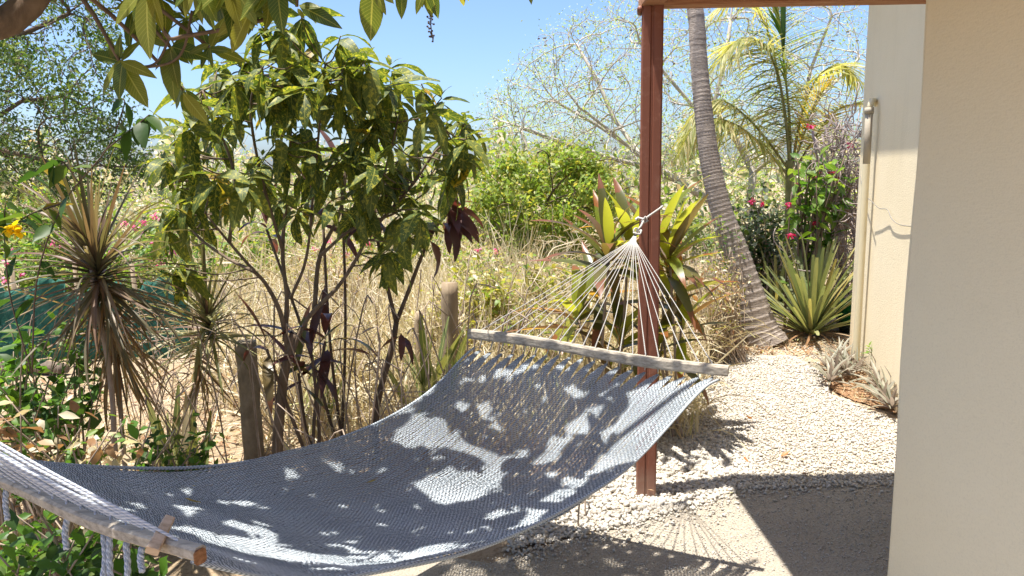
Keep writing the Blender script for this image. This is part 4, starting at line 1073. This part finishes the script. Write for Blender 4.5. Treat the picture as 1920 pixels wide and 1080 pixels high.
shrub('dry_bush', 'pale dry weedy bush behind the round topped post', 'shrub', 850, 590, 110, 75, 5.0, .4, 70, 1300, T_sm, [L_straw, L_straw, L_yel, L_yel], (.4, .9), M_twig, 0)
shrub('dry_bush', 'dry brown leaved bush low between the ti plants and the dry grass', 'shrub', 1010, 620, 90, 55, 4.8, .4, 60, 1000, T_sm, [L_straw, L_bush, L_yel], (.4, .9), M_twig, 0)
shrub('green_bush', 'light green bush behind the pink flowers left of the spotted tree', 'shrub', 420, 455, 150, 70, 8.5, .7, 50, 3200, T_fl, [L_bush, L_shrub, L_bush, L_yel], (1.0, 2.0), M_twig, 0)
shrub('green_bush', 'pale green bush filling the gap below the dark red leaves', 'shrub', 790, 455, 130, 62, 9.0, .7, 50, 3000, T_fl, [L_bush, L_grey, L_yel], (1.0, 2.0), M_twig, 0)
shrub('green_bush', 'bright green bush rising behind the yellow flower at the far left', 'shrub', 70, 400, 150, 75, 7.8, .6, 50, 3000, T_fl, [L_bush, L_yel, L_shrub], (1.0, 2.0), M_twig, 0)
shrub('yellow_green_shrub', 'yellow green weedy shrub between the stake and the dry grass', 'shrub', 890, 480, 90, 40, 6.4, .4, 30, 800, T_sm, [L_yel, L_bush], (.5, .9), M_twig, 0)
# green bush tree
def colony_tree(name, label, cat, base, limbs, attr, step, di, dk, iters, tip, tmat, leafset=None, nleaf=0, lsc=(1, 1), rmax=None, split=.02, grav=0.0, spread=.06, pods=None, group=None, fluff=1):
    t = thing(name, label, cat, base, group)
    nodes, par = colonize(limb_chain(0, limbs), attr, step, di, dk, iters, .10, grav, .9)
    b1, b2, r, tips_, kids = branch_tubes(nodes, par, tip, 2.5, rmax, 8, 4, split)
    if b1.n: b1.build('trunk', tmat, t)
    if b2.n: stuff(b2.build('branches', tmat, t))
    thin = [i for i in range(len(nodes)) if r[i] < tip * 2.2]
    if leafset and thin:
        tl, mats = leafset; n = nleaf; tp_ = nodes[thin]; cw = np.sin(tp_ @ np.array([5.1, 3.3, 4.7])) + np.sin(tp_ @ np.array([-3.9, 6.1, 5.3]) + 1) + np.sin(tp_ @ np.array([9.2, -2.3, 7.9]) + 2); idx = np.array(random.choices(thin, weights=np.clip(.75 + .6 * cw, .04, 3).tolist(), k=n)); pos = nodes[idx] + np.random.normal(0, spread, (n, 3))
        for mi, mt in enumerate(mats):
            b = Buf(); sel = np.where(np.arange(n) % len(mats) == mi)[0]; k = len(sel)
            th = np.random.uniform(0, 6.283, k); A = np.zeros((k, 4, 4)); A[:, :3, :3] = rand_rots(k, .7) * np.random.uniform(lsc[0], lsc[1], k)[:, None, None]; A[:, :3, 3] = pos[sel]; A[:, 3, 3] = 1
            v = np.random.randint(0, len(tl), k); rn = np.random.uniform(0, 1, k)
            for j in range(len(tl)): b.many(tl[j], A[v == j], rn[v == j])
            stuff(b.build('foliage', mt, t))
    if pods:
        b = Buf()
        for i in random.choices(thin, k=pods[0]):
            p = Vector(nodes[i]) + Vector((U(-.03, .03), U(-.03, .03), -.05)); b.inst(PB[1][0], Matrix.Translation(p) @ Matrix.Scale(U(pods[1] * .6, pods[1]), 4))
        stuff(b.build('pods', M_barkd, t))
    return t
def cloud(cx, cy, rx, ry, Y, dY, n, test=None):
    out = []
    while len(out) < n:
        x, y, d_ = U(-1, 1), U(-1, 1), U(-1, 1)
        if x * x + y * y + d_ * d_ < 1 and (test is None or test(cx + x * rx, cy + y * ry)): out.append(tuple(at(cx + x * rx, cy + y * ry, Y + d_ * dY)))
    return out
gb = at(1020, 470, 8.6); gb.z = 0
colony_tree('bush_tree', 'dense bright green bushy tree behind the dry growth left of the red post', 'tree', gb, [(None, [gb, gb + Vector((0, 0, .4)), gb + Vector((.02, 0, .8))])],
            cloud(1010, 390, 155, 118, 8.6, .9, 680) + cloud(1085, 335, 120, 70, 8.6, .7, 360) + cloud(960, 430, 110, 60, 8.4, .7, 150), .07, 1.2, .12, 60, .004, M_bark, (T_fl, [L_bush, L_bush, L_yel, L_bush]), 13500, (1.0, 1.8), .05, .02, 0, .06)
gb = at(1285, 470, 9.5); gb.z = 0
colony_tree('bush_tree', 'low green bush seen between the red post and the palm trunk', 'tree', gb, [(None, [gb, gb + Vector((0, 0, .3))])],
            cloud(1270, 440, 100, 45, 9.5, .6, 260), .08, 1.5, .14, 40, .004, M_bark, (T_fl, [L_bush, L_grey]), 1900, (.9, 1.5), .04, .02, 0, .07)
# big leafy tree at the upper left
tb0 = at(-330, 420, 9.0); tb0.z = 0
mq = lambda x, y: y < 400 and x < 300 - max(0, (y - 0) * .0) and (x < 230 or 190 < y < 380)
colony_tree('feathery_tree', 'big feathery leaved tree filling the upper left behind the mango leaves', 'tree', tb0,
            [(None, [tb0, tb0 + Vector((.1, 0, 1.2)), at(-260, 250, 9), at(-160, 150, 8.8)]), ((0, .67), P([(-220, 210), (-100, 240), (0, 280), (80, 300)], 8.9, 8.6)), ((0, 1.0), P([(-160, 150), (-60, 80), (40, 65), (120, 30)], 8.8, 8.7)), ((1, .5), P([(-60, 255), (40, 190), (120, 180)], 8.8, 9.1))],
            cloud(60, 170, 230, 260, 8.9, 1.2, 1900, mq) + cloud(190, 300, 110, 90, 8.8, .7, 420, mq), .08, 1.0, .12, 70, .0035, M_barkd, (T_fl, [L_tree, L_tree, L_shade]), 19000, (.7, 1.5), .12, .03, .05, .07)
# pale leafless trees far behind
for i, (cx, Y, hpx, rx, lab) in enumerate([(395, 20, 300, 110, 'pale leafless tree in the distance left of the spotted tree'), (300, 26, 330, 120, 'pale bare tree farther off behind the bougainvillea'), (560, 24, 330, 130, 'pale bare tree seen through the spotted tree crown'), (700, 30, 350, 120, 'far pale leafless tree behind the dark red shrub'), (840, 28, 370, 110, 'far pale leafless tree left of the green bush tree'), (120, 30, 330, 160, 'far pale bare tree behind the feathery tree')]):
    b0 = at(cx, 430, Y); b0.z = 0
    topy = {0: 190, 1: 270, 2: 290, 3: 300, 4: 330, 5: 280}[i]
    colony_tree('bare_tree', lab, 'tree', b0, [(None, [b0, b0 + Vector((0, 0, .5)), b0 + Vector((.1, 0, 1.0))])], cloud(cx, (topy + 440) / 2, rx, (445 - topy) / 2, Y, 1.5, 700), .2, 4, .25, 60, .008, M_barkp, (T_fl, [L_sparse, L_straw]), 900, (1.2, 2.4), .12, .06, 0, .15, group='pale bare trees in the distance')
# the large bare spreading tree
tb0 = at(1405, 430, 13); tb0.z = 0
TL = [(None, [tb0, at(1402, 400, 13), at(1408, 360, 13), at(1412, 325, 13)]),
      ((0, 1.0), P([(1412, 325), (1390, 280), (1372, 250), (1350, 220), (1330, 170)], 13, 12.6)), ((0, 1.0), P([(1412, 325), (1440, 300), (1480, 250), (1540, 180), (1610, 110)], 13, 13.4)),
      ((0, .34), P([(1402, 400), (1330, 375), (1270, 340), (1200, 290), (1120, 235), (1050, 195)], 13, 12.4)), ((3, .4), P([(1270, 340), (1240, 330), (1190, 285), (1150, 250), (1092, 205)], 13, 12.0)),
      ((3, .6), P([(1200, 290), (1150, 220), (1120, 150), (1085, 90)], 12.7, 13.2)), ((1, .5), P([(1372, 250), (1300, 200), (1240, 130), (1200, 80)], 12.9, 12.5)), ((1, .9), P([(1340, 190), (1360, 110), (1370, 40), (1380, -60)], 12.7, 13)), ((2, .5), P([(1500, 230), (1520, 130), (1560, 30)], 13.2, 12.7)),
      ((3, .5), P([(1240, 320), (1160, 300), (1060, 270), (980, 240)], 12.6, 12.3))]
EDGE = [(890, 270), (900, 200), (985, 100), (1060, 30), (1180, -10), (1300, -90), (1640, -90), (1660, 300), (1500, 360), (1250, 370), (1000, 330)]
tst = lambda x, y: inpoly(x, y, EDGE)
colony_tree('spreading_tree', 'large bare pale tree with sparse new leaves and dark pods behind the coconut palm', 'tree', tb0, TL,
            cloud(1200, 190, 320, 230, 13, 2.2, 6000, tst) + cloud(1000, 220, 120, 110, 12.4, 1.2, 1300, tst) + cloud(1500, 150, 180, 230, 13, 1.8, 2000, tst), .10, 1.5, .13, 100, .0036, M_barkp, (T_fl, [L_sparse, L_sparse, L_bush]), 30000, (.45, 1.1), .11, .045, -.02, .12, (330, .035))

# ------------------------------------------------------------------ teal shade-net fence, log, clearing
nb = at(170, 690, 5.9); nb.z = 0
fz = thing('shade_net_fence', 'teal shade netting sagging between thin poles at the back of the clearing', 'fence', nb)
b = Buf(); V = []; T = []; n, mrows = 60, 12
for i in range(n + 1):
    x = lerp(at(-120, 600, 6).x, at(362, 600, 6).x, i / n)
    for j in range(mrows + 1):
        z = j / mrows; sagt = .07 * math.sin(i * .42) * z + .06 * math.sin(i * .9 + 1)
        for side in (0,): V.append((x, 5.95 + .05 * math.sin(i * .8 + z * 3) + .03 * math.sin(i * 2.3 + j), .02 + z * (.60 + .06 * math.sin(i * .5) + .03 * math.sin(i * 1.9)))); T.append((i, j))
Q = [(i * (mrows + 1) + j, (i + 1) * (mrows + 1) + j, (i + 1) * (mrows + 1) + j + 1, i * (mrows + 1) + j + 1) for i in range(n) for j in range(mrows)]
b.add(V, Q, T); o = b.build('netting', M_shnet, fz); sm = o.modifiers.new('thick', 'SOLIDIFY'); sm.thickness = .004
for px in (-100, 30, 150, 262, 355):
    q = at(px, 600, 6.02); b = Buf(); b.tube([(q.x, 6.02, -.02), (q.x + U(-.03, .03), 6.02, .78)], .018, 7); b.build('pole', M_postw, fz)
b = Buf(); b.tube(smooth_path([gp(-60, 700) + Vector((0, 0, .05)), gp(40, 700) + Vector((0, 0, .06)), gp(125, 704) + Vector((0, 0, .05))], 12), [.05, .055, .05, .052, .055, .05, .048, .05, .052, .05, .045, .04], 10)
tag(b.build('fallen_log', M_log), 'grey fallen log lying on the sand in front of the teal netting', 'log')
b = Buf(); b.tube(smooth_path([gp(185, 660) + Vector((0, 0, .04)), gp(270, 664) + Vector((0, 0, .05)), gp(345, 668) + Vector((0, 0, .04))], 12), .04, 9)
tag(b.build('fallen_log', M_barkd), 'dark thin log lying at the foot of the teal netting behind the dragon trees', 'log')

# dry grass: blades with bent tops, thickest in the middle distance
def grass(name, regions, templs, mats, kind='stuff'):
    bs = [Buf() for _ in mats]
    for (poly, n, s0, s1, lean) in regions:
        Pp = [tuple(p) for p in poly]; xs = [p[0] for p in Pp]; ys = [p[1] for p in Pp]; c = 0
        while c < n:
            x, y = U(min(xs), max(xs)), U(min(ys), max(ys))
            if not inpoly(x, y, Pp): continue
            th = U(0, 6.283); l_ = abs(random.gauss(0, lean)); d_ = Vector((math.cos(th) * l_, math.sin(th) * l_, 1))
            bs[int(U(0, len(mats)))].inst(random.choice(templs), leaf_M((x, y, U(0, .04)), d_, U(-3, 3), U(s0, s1), up=(math.cos(th + 1.5), math.sin(th + 1.5), .2))); c += 1
    for b, mt in zip(bs, mats):
        if b.n: tag(b.build(name, mt), kind=kind)
def band(px0, px1, Y0, Y1):
    return [(at(px0, 600, Y0).x, Y0), (at(px1, 600, Y0).x, Y0), (at(px1, 600, Y1).x, Y1), (at(px0, 600, Y1).x, Y1)]
grass('dry_grass', [(band(600, 1060, 4.6, 7.2), 5200, .7, 1.6, .35), (band(390, 620, 4.4, 7), 1100, .7, 1.5, .4), (band(1000, 1330, 5.0, 7.2), 1900, .6, 1.45, .4), (band(480, 760, 3.7, 4.8), 500, .5, 1.2, .5), (band(740, 1190, 3.7, 4.6), 1200, .5, 1.2, .45), (band(260, 1000, 7, 12), 3600, 1.4, 2.3, .4), (band(-80, 360, 2.8, 4.0), 350, .4, .9, .8), (band(1040, 1320, 3.9, 4.9), 620, .4, .9, .5)], T_gr, [L_straw])
tb_ = Buf()
for i in range(900):
    p = at(U(470, 1330), 600, U(4.3, 7.2)); p.z = U(.1, .92) * (.8 + .3 * math.sin(p.x * 3)); pts = [p]; d_ = rvec(.1)
    for k in range(5): d_ = (d_ + rvec(.07) + Vector((0, 0, -.008))).normalized() * U(.05, .12); pts.append(pts[-1] + d_)
    tb_.tube(smooth_path(pts, 10), U(.0018, .0042), 3, cap=False)
tag(tb_.build('dry_tangle', L_straw), kind='stuff')
# straw and twigs lying about on the bed
def litter(name, polys, n, mats, tl, s0, s1, z=.012):
    for mt, f in mats:
        pts = scatter_px(polys, int(n * f)); b = Buf(); k = len(pts); A = np.zeros((k, 4, 4)); A[:, :3, :3] = rand_rots(k, .22) * np.random.uniform(s0, s1, k)[:, None, None]; A[:, 0, 3] = pts[:, 0]; A[:, 1, 3] = pts[:, 1]; A[:, 2, 3] = np.random.uniform(z, z + .03, k); A[:, 3, 3] = 1
        v = np.random.randint(0, len(tl), k); rn = np.random.uniform(0, 1, k)
        for j in range(len(tl)): b.many(tl[j], A[v == j], rn[v == j])
        tag(b.build(name, mt), kind='stuff')
T_lit = [leaf_t(.08, .014, 2, .3, .3, 'lance', .1, 5), leaf_t(.12, .006, 2, .1, .2, 'needle', 0, 6), leaf_t(.05, .02, 2, .4, .5, 'ovate', .1, 7)]
litter('leaf_litter', [(-40, 720), (420, 690), (900, 700), (1150, 760), (1100, 900), (700, 960), (-40, 1000)], 3800, [(L_straw, .6), (L_brown, .4)], T_lit, .7, 1.7)
litter('gravel_litter', [(1100, 940), (1250, 790), (1300, 700), (1480, 675), (1660, 800), (1650, 900), (1300, 950)], 150, [(L_brown, .6), (L_straw, .4)], T_lit, .2, .55, .022)
litter('mulch_chips', [(1535, 690), (1560, 660), (1600, 650), (1640, 700), (1720, 740), (1730, 800), (1668, 778), (1600, 756), (1553, 735)], 1900, [(L_brown, .7), (L_straw, .3)], T_lit, .3, .8, .016)
litter('palm_litter', [(1270, 670), (1330, 640), (1480, 630), (1590, 640), (1560, 668), (1400, 668), (1300, 690)], 900, [(L_brown, .6), (L_straw, .4)], T_lit, .5, 1.3)
# dead stems leaning through the bed
db = Buf()
for i in range(170):
    x, Y = U(230, 1100), U(2.9, 5.0); p = at(x, 700, Y); p.z = 0; h = U(.3, .95); q = p + Vector((U(-.35, .35), U(-.2, .2), h)); db.tube(smooth_path([p, p.lerp(q, .5) + rvec(.04), q, q + Vector((U(-.12, .12), U(-.1, .1), U(-.1, .05)))], 9), [U(.002, .0042)] * 9, 4)
tag(db.build('dead_stems', M_twig), kind='stuff')
# strap-leaved plants in the bed
def strap(label, px, py, Y, n, sc, mats=[L_snake], e1=.5):
    c = at(px, py, Y); c.z = 0; t = thing('strap_plant', label, 'plant', c, 'strap leaved plants in the bed')
    leaves(t, [(a, Matrix.Translation((U(-.12, .12), U(-.1, .1), 0)) @ M_, m_) for a, M_, m_ in rosette(c + Vector((0, 0, .03)), (0, 0, 1), n, sc, .05, e1, T_sn, mats, 1.5, .1)])
strap('upright strap leaved plant with yellow edged leaves left of the round topped post', 808, 700, 4.05, 24, (.7, 1.25))
strap('strap leaved plant half hidden behind the croton trunk and the concrete post', 610, 700, 4.1, 14, (.6, 1.0), [L_snake, L_straw])
strap('pale strap leaved plant left of the concrete post at the hammock edge', 330, 760, 3.25, 14, (.5, .95), [L_straw, L_snake])
strap('pale strap leaved plant under the near spreader bar', 60, 1000, 2.1, 16, (.5, .8), [L_straw, L_snake], .9)

# ------------------------------------------------------------------ right-hand side plants
# coconut palm
cp = P([(1440, 655), (1424, 620), (1402, 545), (1377, 465), (1352, 395), (1331, 300), (1318, 200), (1310, 110), (1303, 15)], 6.12, 6.5); cp[0].z = -.02
up_ = [Vector((1.42, 6.6, 3.6)), Vector((1.32, 6.75, 4.6)), Vector((1.25, 6.95, 5.6)), Vector((1.2, 7.1, 6.4))]
coco = thing('coconut_palm', 'coconut palm with a leaning ringed grey trunk right of the red post', 'tree', (cp[0].x, cp[0].y, 0))
full = smooth_path(cp + up_, 600); b = Buf(); Ls = [0]
for a, c in zip(full, full[1:]): Ls.append(Ls[-1] + (c - a).length)
rad = []
for i, L_ in enumerate(Ls):
    bw = .062 + .105 * math.exp(-L_ / 1.05) + .02 * math.exp(-L_ / .18); per = .052 + .012 * math.sin(L_ * 2.1); f = ((L_ + .008 * math.sin(L_ * 9)) / per) % 1; rad.append(bw * (.965 + .075 * f ** 2 * (1 if f < .9 else .4)))
b.tube(full, rad, 18); b.build('trunk', M_palm, coco)
def frond(parent, pts, Ll, n, hang, mats, r0=.014, width=.022, name='frond', spread=1.0, tl0=.12):
    sp = smooth_path(pts, 40); b = Buf(); b.tube(sp, [lerp(r0, .003, i / 39) for i in range(40)], 6); rc = b.build(name, M_stemg, parent)
    tl = [leaf_t(1, width / Ll, 4, .3, hang * .5, 'needle', 0, 200), leaf_t(1, width / Ll, 4, .3, hang, 'needle', 0, 201)]; bs = [Buf() for _ in mats]
    for i in range(n):
        f = lerp(tl0, 1, i / (n - 1)); p = interp(sp, f); t = (interp(sp, min(f + .02, 1)) - interp(sp, max(f - .02, 0))).normalized(); sd = t.cross(Vector((0, 0, 1)))
        sd = sd.normalized() if sd.length > .15 else Vector((1, 0, 0)); upv = sd.cross(t)
        for s_ in (-1, 1):
            L_ = Ll * (math.sin(math.pi * (.12 + .8 * f)) ** .6) * U(.85, 1.1); d_ = sd * s_ * spread + t * (.45 + .5 * f) + upv * .25 + Vector((0, 0, -hang * U(.35, .7))) + rvec(.1)
            bs[int(U(0, len(mats)))].inst(random.choice(tl), leaf_M(p, d_, U(-.5, .5), L_))
    for bb, mt in zip(bs, mats):
        if bb.n: stuff(bb.build('leaflets', mt, rc))
top = full[-1]
for i in range(9):
    a = i * 2.4; dx = Vector((math.cos(a), math.sin(a), 0)); frond(coco, [top, top + dx * .5 + Vector((0, 0, .55)), top + dx * 1.3 + Vector((0, 0, .6)), top + dx * 2.0 + Vector((0, 0, .0))], .5, 34, .6, [L_palm])
# small palm with arching fronds
sb = at(1478, 470, 8.3); sb.z = 0
spm = thing('young_palm', 'young palm with arching yellow green fronds behind the coconut trunk', 'tree', sb)
stem(spm, [sb, sb + Vector((0, 0, .9))] + [at(1480, 300, 8.3)], .07, .04, M_stemg, 'trunk', 14, 10)
frond(spm, P([(1482, 330), (1474, 230), (1458, 140), (1432, 85), (1390, 72), (1352, 110)], 8.3, 8.0), .66, 90, .9, [L_palm], .02, .032)
frond(spm, P([(1480, 320), (1440, 265), (1395, 215), (1350, 188), (1310, 205), (1272, 262)], 8.3, 8.2), .5, 80, .9, [L_palm], .015, .028)
frond(spm, P([(1478, 330), (1440, 285), (1390, 240), (1340, 222), (1300, 240), (1275, 290)], 8.3, 7.9), .5, 80, 1.1, [L_palm], .015, .028)
frond(spm, P([(1482, 320), (1480, 220), (1470, 120), (1462, 40), (1450, -40)], 8.3, 8.5), .6, 80, .4, [L_palm, L_palmg], .018, .028)
frond(spm, P([(1484, 320), (1500, 230), (1530, 150), (1575, 120), (1610, 150)], 8.3, 8.4), .5, 80, .8, [L_palm], .016, .028)
frond(spm, P([(1484, 330), (1520, 270), (1560, 215), (1600, 195), (1650, 205)], 8.3, 8.6), .42, 60, .4, [L_palmo, L_palm], .014, .028)
frond(spm, P([(1482, 325), (1505, 260), (1520, 215), (1535, 180), (1555, 160)], 8.3, 8.1), .40, 26, .1, [L_palmo], .014, .02)
frond(spm, P([(1484, 325), (1470, 200), (1440, 60), (1400, -10), (1340, 20)], 8.3, 8.8), .55, 80, .8, [L_palm], .016, .028)
b = Buf(); s0, s1 = at(1469, 98, 8.25), at(1468, -30, 8.25)
b.tube([s0, s0.lerp(s1, .3), s0.lerp(s1, .7), s1], [.02, .05, .055, .02], 8, flat=.4); b.build('spear_leaf', L_palmg, spm)
# fan of orange leaves against the wall
ob = at(1540, 260, 8.9)
# frangipani, bougainvillea tangle, grey shrub
shrub('frangipani', 'fresh green leafy shrub with red flowers beside the house corner', 'shrub', 1540, 318, 75, 62, 6.7, .35, 30, 290, T_big, [L_frangi, L_frangi, L_frangi, L_shrub], (.5, .95), M_bark, 290, base=(1500, 600), sr=.014, spread=.3,
      blossoms=(T_fl[1], L_pink, 24, .6, 1.0, [(1478, 381, 6.6), (1560, 321, 6.8), (1572, 336, 6.8), (1595, 272, 6.9), (1520, 236, 7), (1482, 440, 6.5), (1410, 376, 7), (1430, 382, 7), (1528, 418, 6.6), (1530, 330, 6.8), (1498, 345, 6.8), (1515, 388, 6.8)]))
tg0 = at(1560, 600, 7.0); tg0.z = 0
tgl = thing('dry_vine_tangle', 'tangle of dry purple grey vine stems against the house corner', 'vine', tg0); b = Buf()
for i in range(460):
    x0, y0 = random.choice([(U(1500, 1612), U(350, 560)), (U(1540, 1622), U(215, 420)), (U(1560, 1612), U(240, 560))]); p = at(x0, y0, 7.0 + U(-.35, .35)); pts = [p]; d_ = rvec(.2) + Vector((0, 0, .05))
    for k in range(5): d_ = (d_ + rvec(.12)); d_ = d_.normalized() * U(.05, .11); pts.append(pts[-1] + d_)
    b.tube(smooth_path(pts, 12), U(.0025, .006), 4)
for i in range(26):
    p = at(U(1565, 1612), 600, 7.0 + U(-.3, .3)); p.z = 0; b.tube(smooth_path([p, at(U(1555, 1612), 470, 7) , at(U(1510, 1618), U(230, 380), 7)], 14), U(.006, .012), 5)
b.build('stems', M_twigp, tgl)
tb_ = Buf()
for i in range(380): p = at(U(1500, 1615), U(340, 540), 7.0 + U(-.35, .35)); tb_.inst(random.choice(T_fl), leaf_M(p, rvec(), U(-1, 1), U(.6, 1.1)))
stuff(tb_.build('dead_leaves', L_brown, tgl))
shrub('grey_green_shrub', 'dusty grey green shrub behind the coconut trunk', 'shrub', 1425, 420, 95, 85, 7.7, .5, 60, 1900, T_pad, [L_grey, L_grey, L_shade], (.35, .75), M_twig, 0, base=(1430, 600), sr=.01)
shrub('dry_thicket', 'straw coloured dry thicket left of the coconut trunk base', 'shrub', 1335, 555, 65, 110, 5.7, .35, 190, 1500, T_fl, [L_straw, L_brown, L_straw, L_yel], (.5, 1.1), M_twig, 0, base=(1340, 640), sr=.004, spread=.8)
shrub('green_vine', 'green leafy vine climbing behind the left side of the coconut trunk', 'vine', 1345, 450, 40, 80, 6.2, .25, 22, 300, T_sm, [L_bush, L_shrub, L_grey], (.5, .9), M_twig, 280, base=(1380, 640))
# bromelias
def bromelia(label, px, py, n, sc, e1, mats):
    c = gp(px, py); t = thing('bromelia', label, 'plant', c, 'spiny rosette plants by the path'); it = []
    for k in range(n):
        f = (k + .5) / n; th = k * 2.39996; e = lerp(.06, e1, f ** .9) + U(-.07, .07); d_ = Vector((math.cos(th) * math.sin(e), math.sin(th) * math.sin(e), math.cos(e)))
        it.append((random.choice(T_br), leaf_M(c + Vector((math.cos(th), math.sin(th), 0)) * (.02 + .05 * f) + Vector((0, 0, .06 * (1 - f) + .03)), d_, U(-.15, .15), U(*sc) * (1 - .18 * f)), L_brom))
    for k in range(18):
        th = U(0, 6.28); it.append((T_br[1], leaf_M(c + Vector((math.cos(th), math.sin(th), 0)) * .08 + Vector((0, 0, .05)), (math.cos(th), math.sin(th), U(-.08, .25)), U(-.4, .4), U(.35, .6)), L_brown))
    leaves(t, it)
bromelia('big rosette of stiff yellow green spiny leaves at the end of the gravel path', 1520, 632, 84, (.95, 1.22), 1.12, None)
bromelia('second spiny rosette half hidden behind the big one near the coconut trunk', 1455, 585, 30, (.85, 1.05), .75, None)
# green pot by the corner
pc = gp(1592, 622); pt = thing('plant_pot', 'green plastic plant pot half hidden by the house corner', 'pot', pc)
def lathe(prof, c, sides=24):
    b = Buf(); V = []; T = []
    for i, (r, z) in enumerate(prof):
        for j in range(sides): th = 2 * math.pi * j / sides; V.append((c.x + r * math.cos(th), c.y + r * math.sin(th), c.z + z)); T.append((i, j / sides))
    b.add(V, [(i * sides + j, i * sides + (j + 1) % sides, (i + 1) * sides + (j + 1) % sides, (i + 1) * sides + j) for i in range(len(prof) - 1) for j in range(sides)], T); return b
lathe([(.001, .10), (.095, .10), (.10, .11), (.135, .255), (.145, .257), (.147, .28), (.137, .28), (.128, .25), (.001, .248)], pc).build('pot', M_pot, pt)
lathe([(.001, 0), (.085, 0), (.092, .098), (.001, .099)], pc).build('base', M_potdark, pt)
lathe([(.001, .262), (.06, .266), (.126, .254)], pc).build('soil', M_mulch, pt)
# boat lilies by the wall
def lily(label, px, py, rosettes, sc):
    c = gp(px, py); t = thing('boat_lily', label, 'plant', c, 'striped boat lilies along the house wall'); it = []
    for (x, y) in rosettes: q = gp(x, y, .02); it += rosette(q + Vector((0, 0, .03)), (U(-.15, .15), U(-.15, .15), 1), 15, sc, .08, 1.15, T_rh, [L_rhoeo], .3, .12)
    leaves(t, it, limit=295)
lily('clump of striped boat lilies at the foot of the drainpipe', 1575, 700, [(1550, 700), (1565, 690), (1580, 700), (1596, 690), (1575, 680), (1590, 712), (1555, 725), (1605, 702), (1566, 712)], (.75, 1.1))
lily('clump of striped boat lilies in the mulch next to the near wall edge', 1655, 760, [(1645, 738), (1662, 748), (1655, 765), (1670, 775), (1680, 755), (1650, 722)], (.9, 1.25))
sp_ = gp(1652, 720); wd = thing('seedling', 'small bright green seedling behind the boat lilies by the wall', 'plant', sp_); it = []
for k in range(5):
    tp = sp_ + Vector((U(-.09, .09), U(-.05, .05), U(.16, .27))); stem(wd, [sp_, sp_.lerp(tp, .6) + Vector((0, 0, .03)), tp], .003, .002, M_stemg, 'stem', 7, 5)
    it += rosette(tp, (0, 0, 1), 7, (.5, .9), .4, 1.8, T_sm, [L_frangi], .5, .2, .06)
leaves(wd, it)
# distant scrub closing the view
fs = [Buf(), Buf(), Buf()]
for i in range(34000):
    Y = U(9.5, 22) if i < 19000 else U(22, 60); px = U(-100, 1700); p = at(px, 500, Y); p.z = (U(0, 1) ** .8) * (1.0 + .35 * math.sin(px * .021) + .25 * math.sin(px * .053 + 2)) * (1.35 + (Y - 9.5) * (.02 if Y < 22 else .045))
    fs[i % 3].inst(random.choice(T_sm), leaf_M(p, rvec(), U(-1, 1), U(1.2, 3.0) * (1 if Y < 22 else 2.2)))
for bb, mt in zip(fs, (L_bush, L_straw, L_grey)): tag(bb.build('distant_scrub', mt), kind='stuff')
print('objects', len(bpy.data.objects))
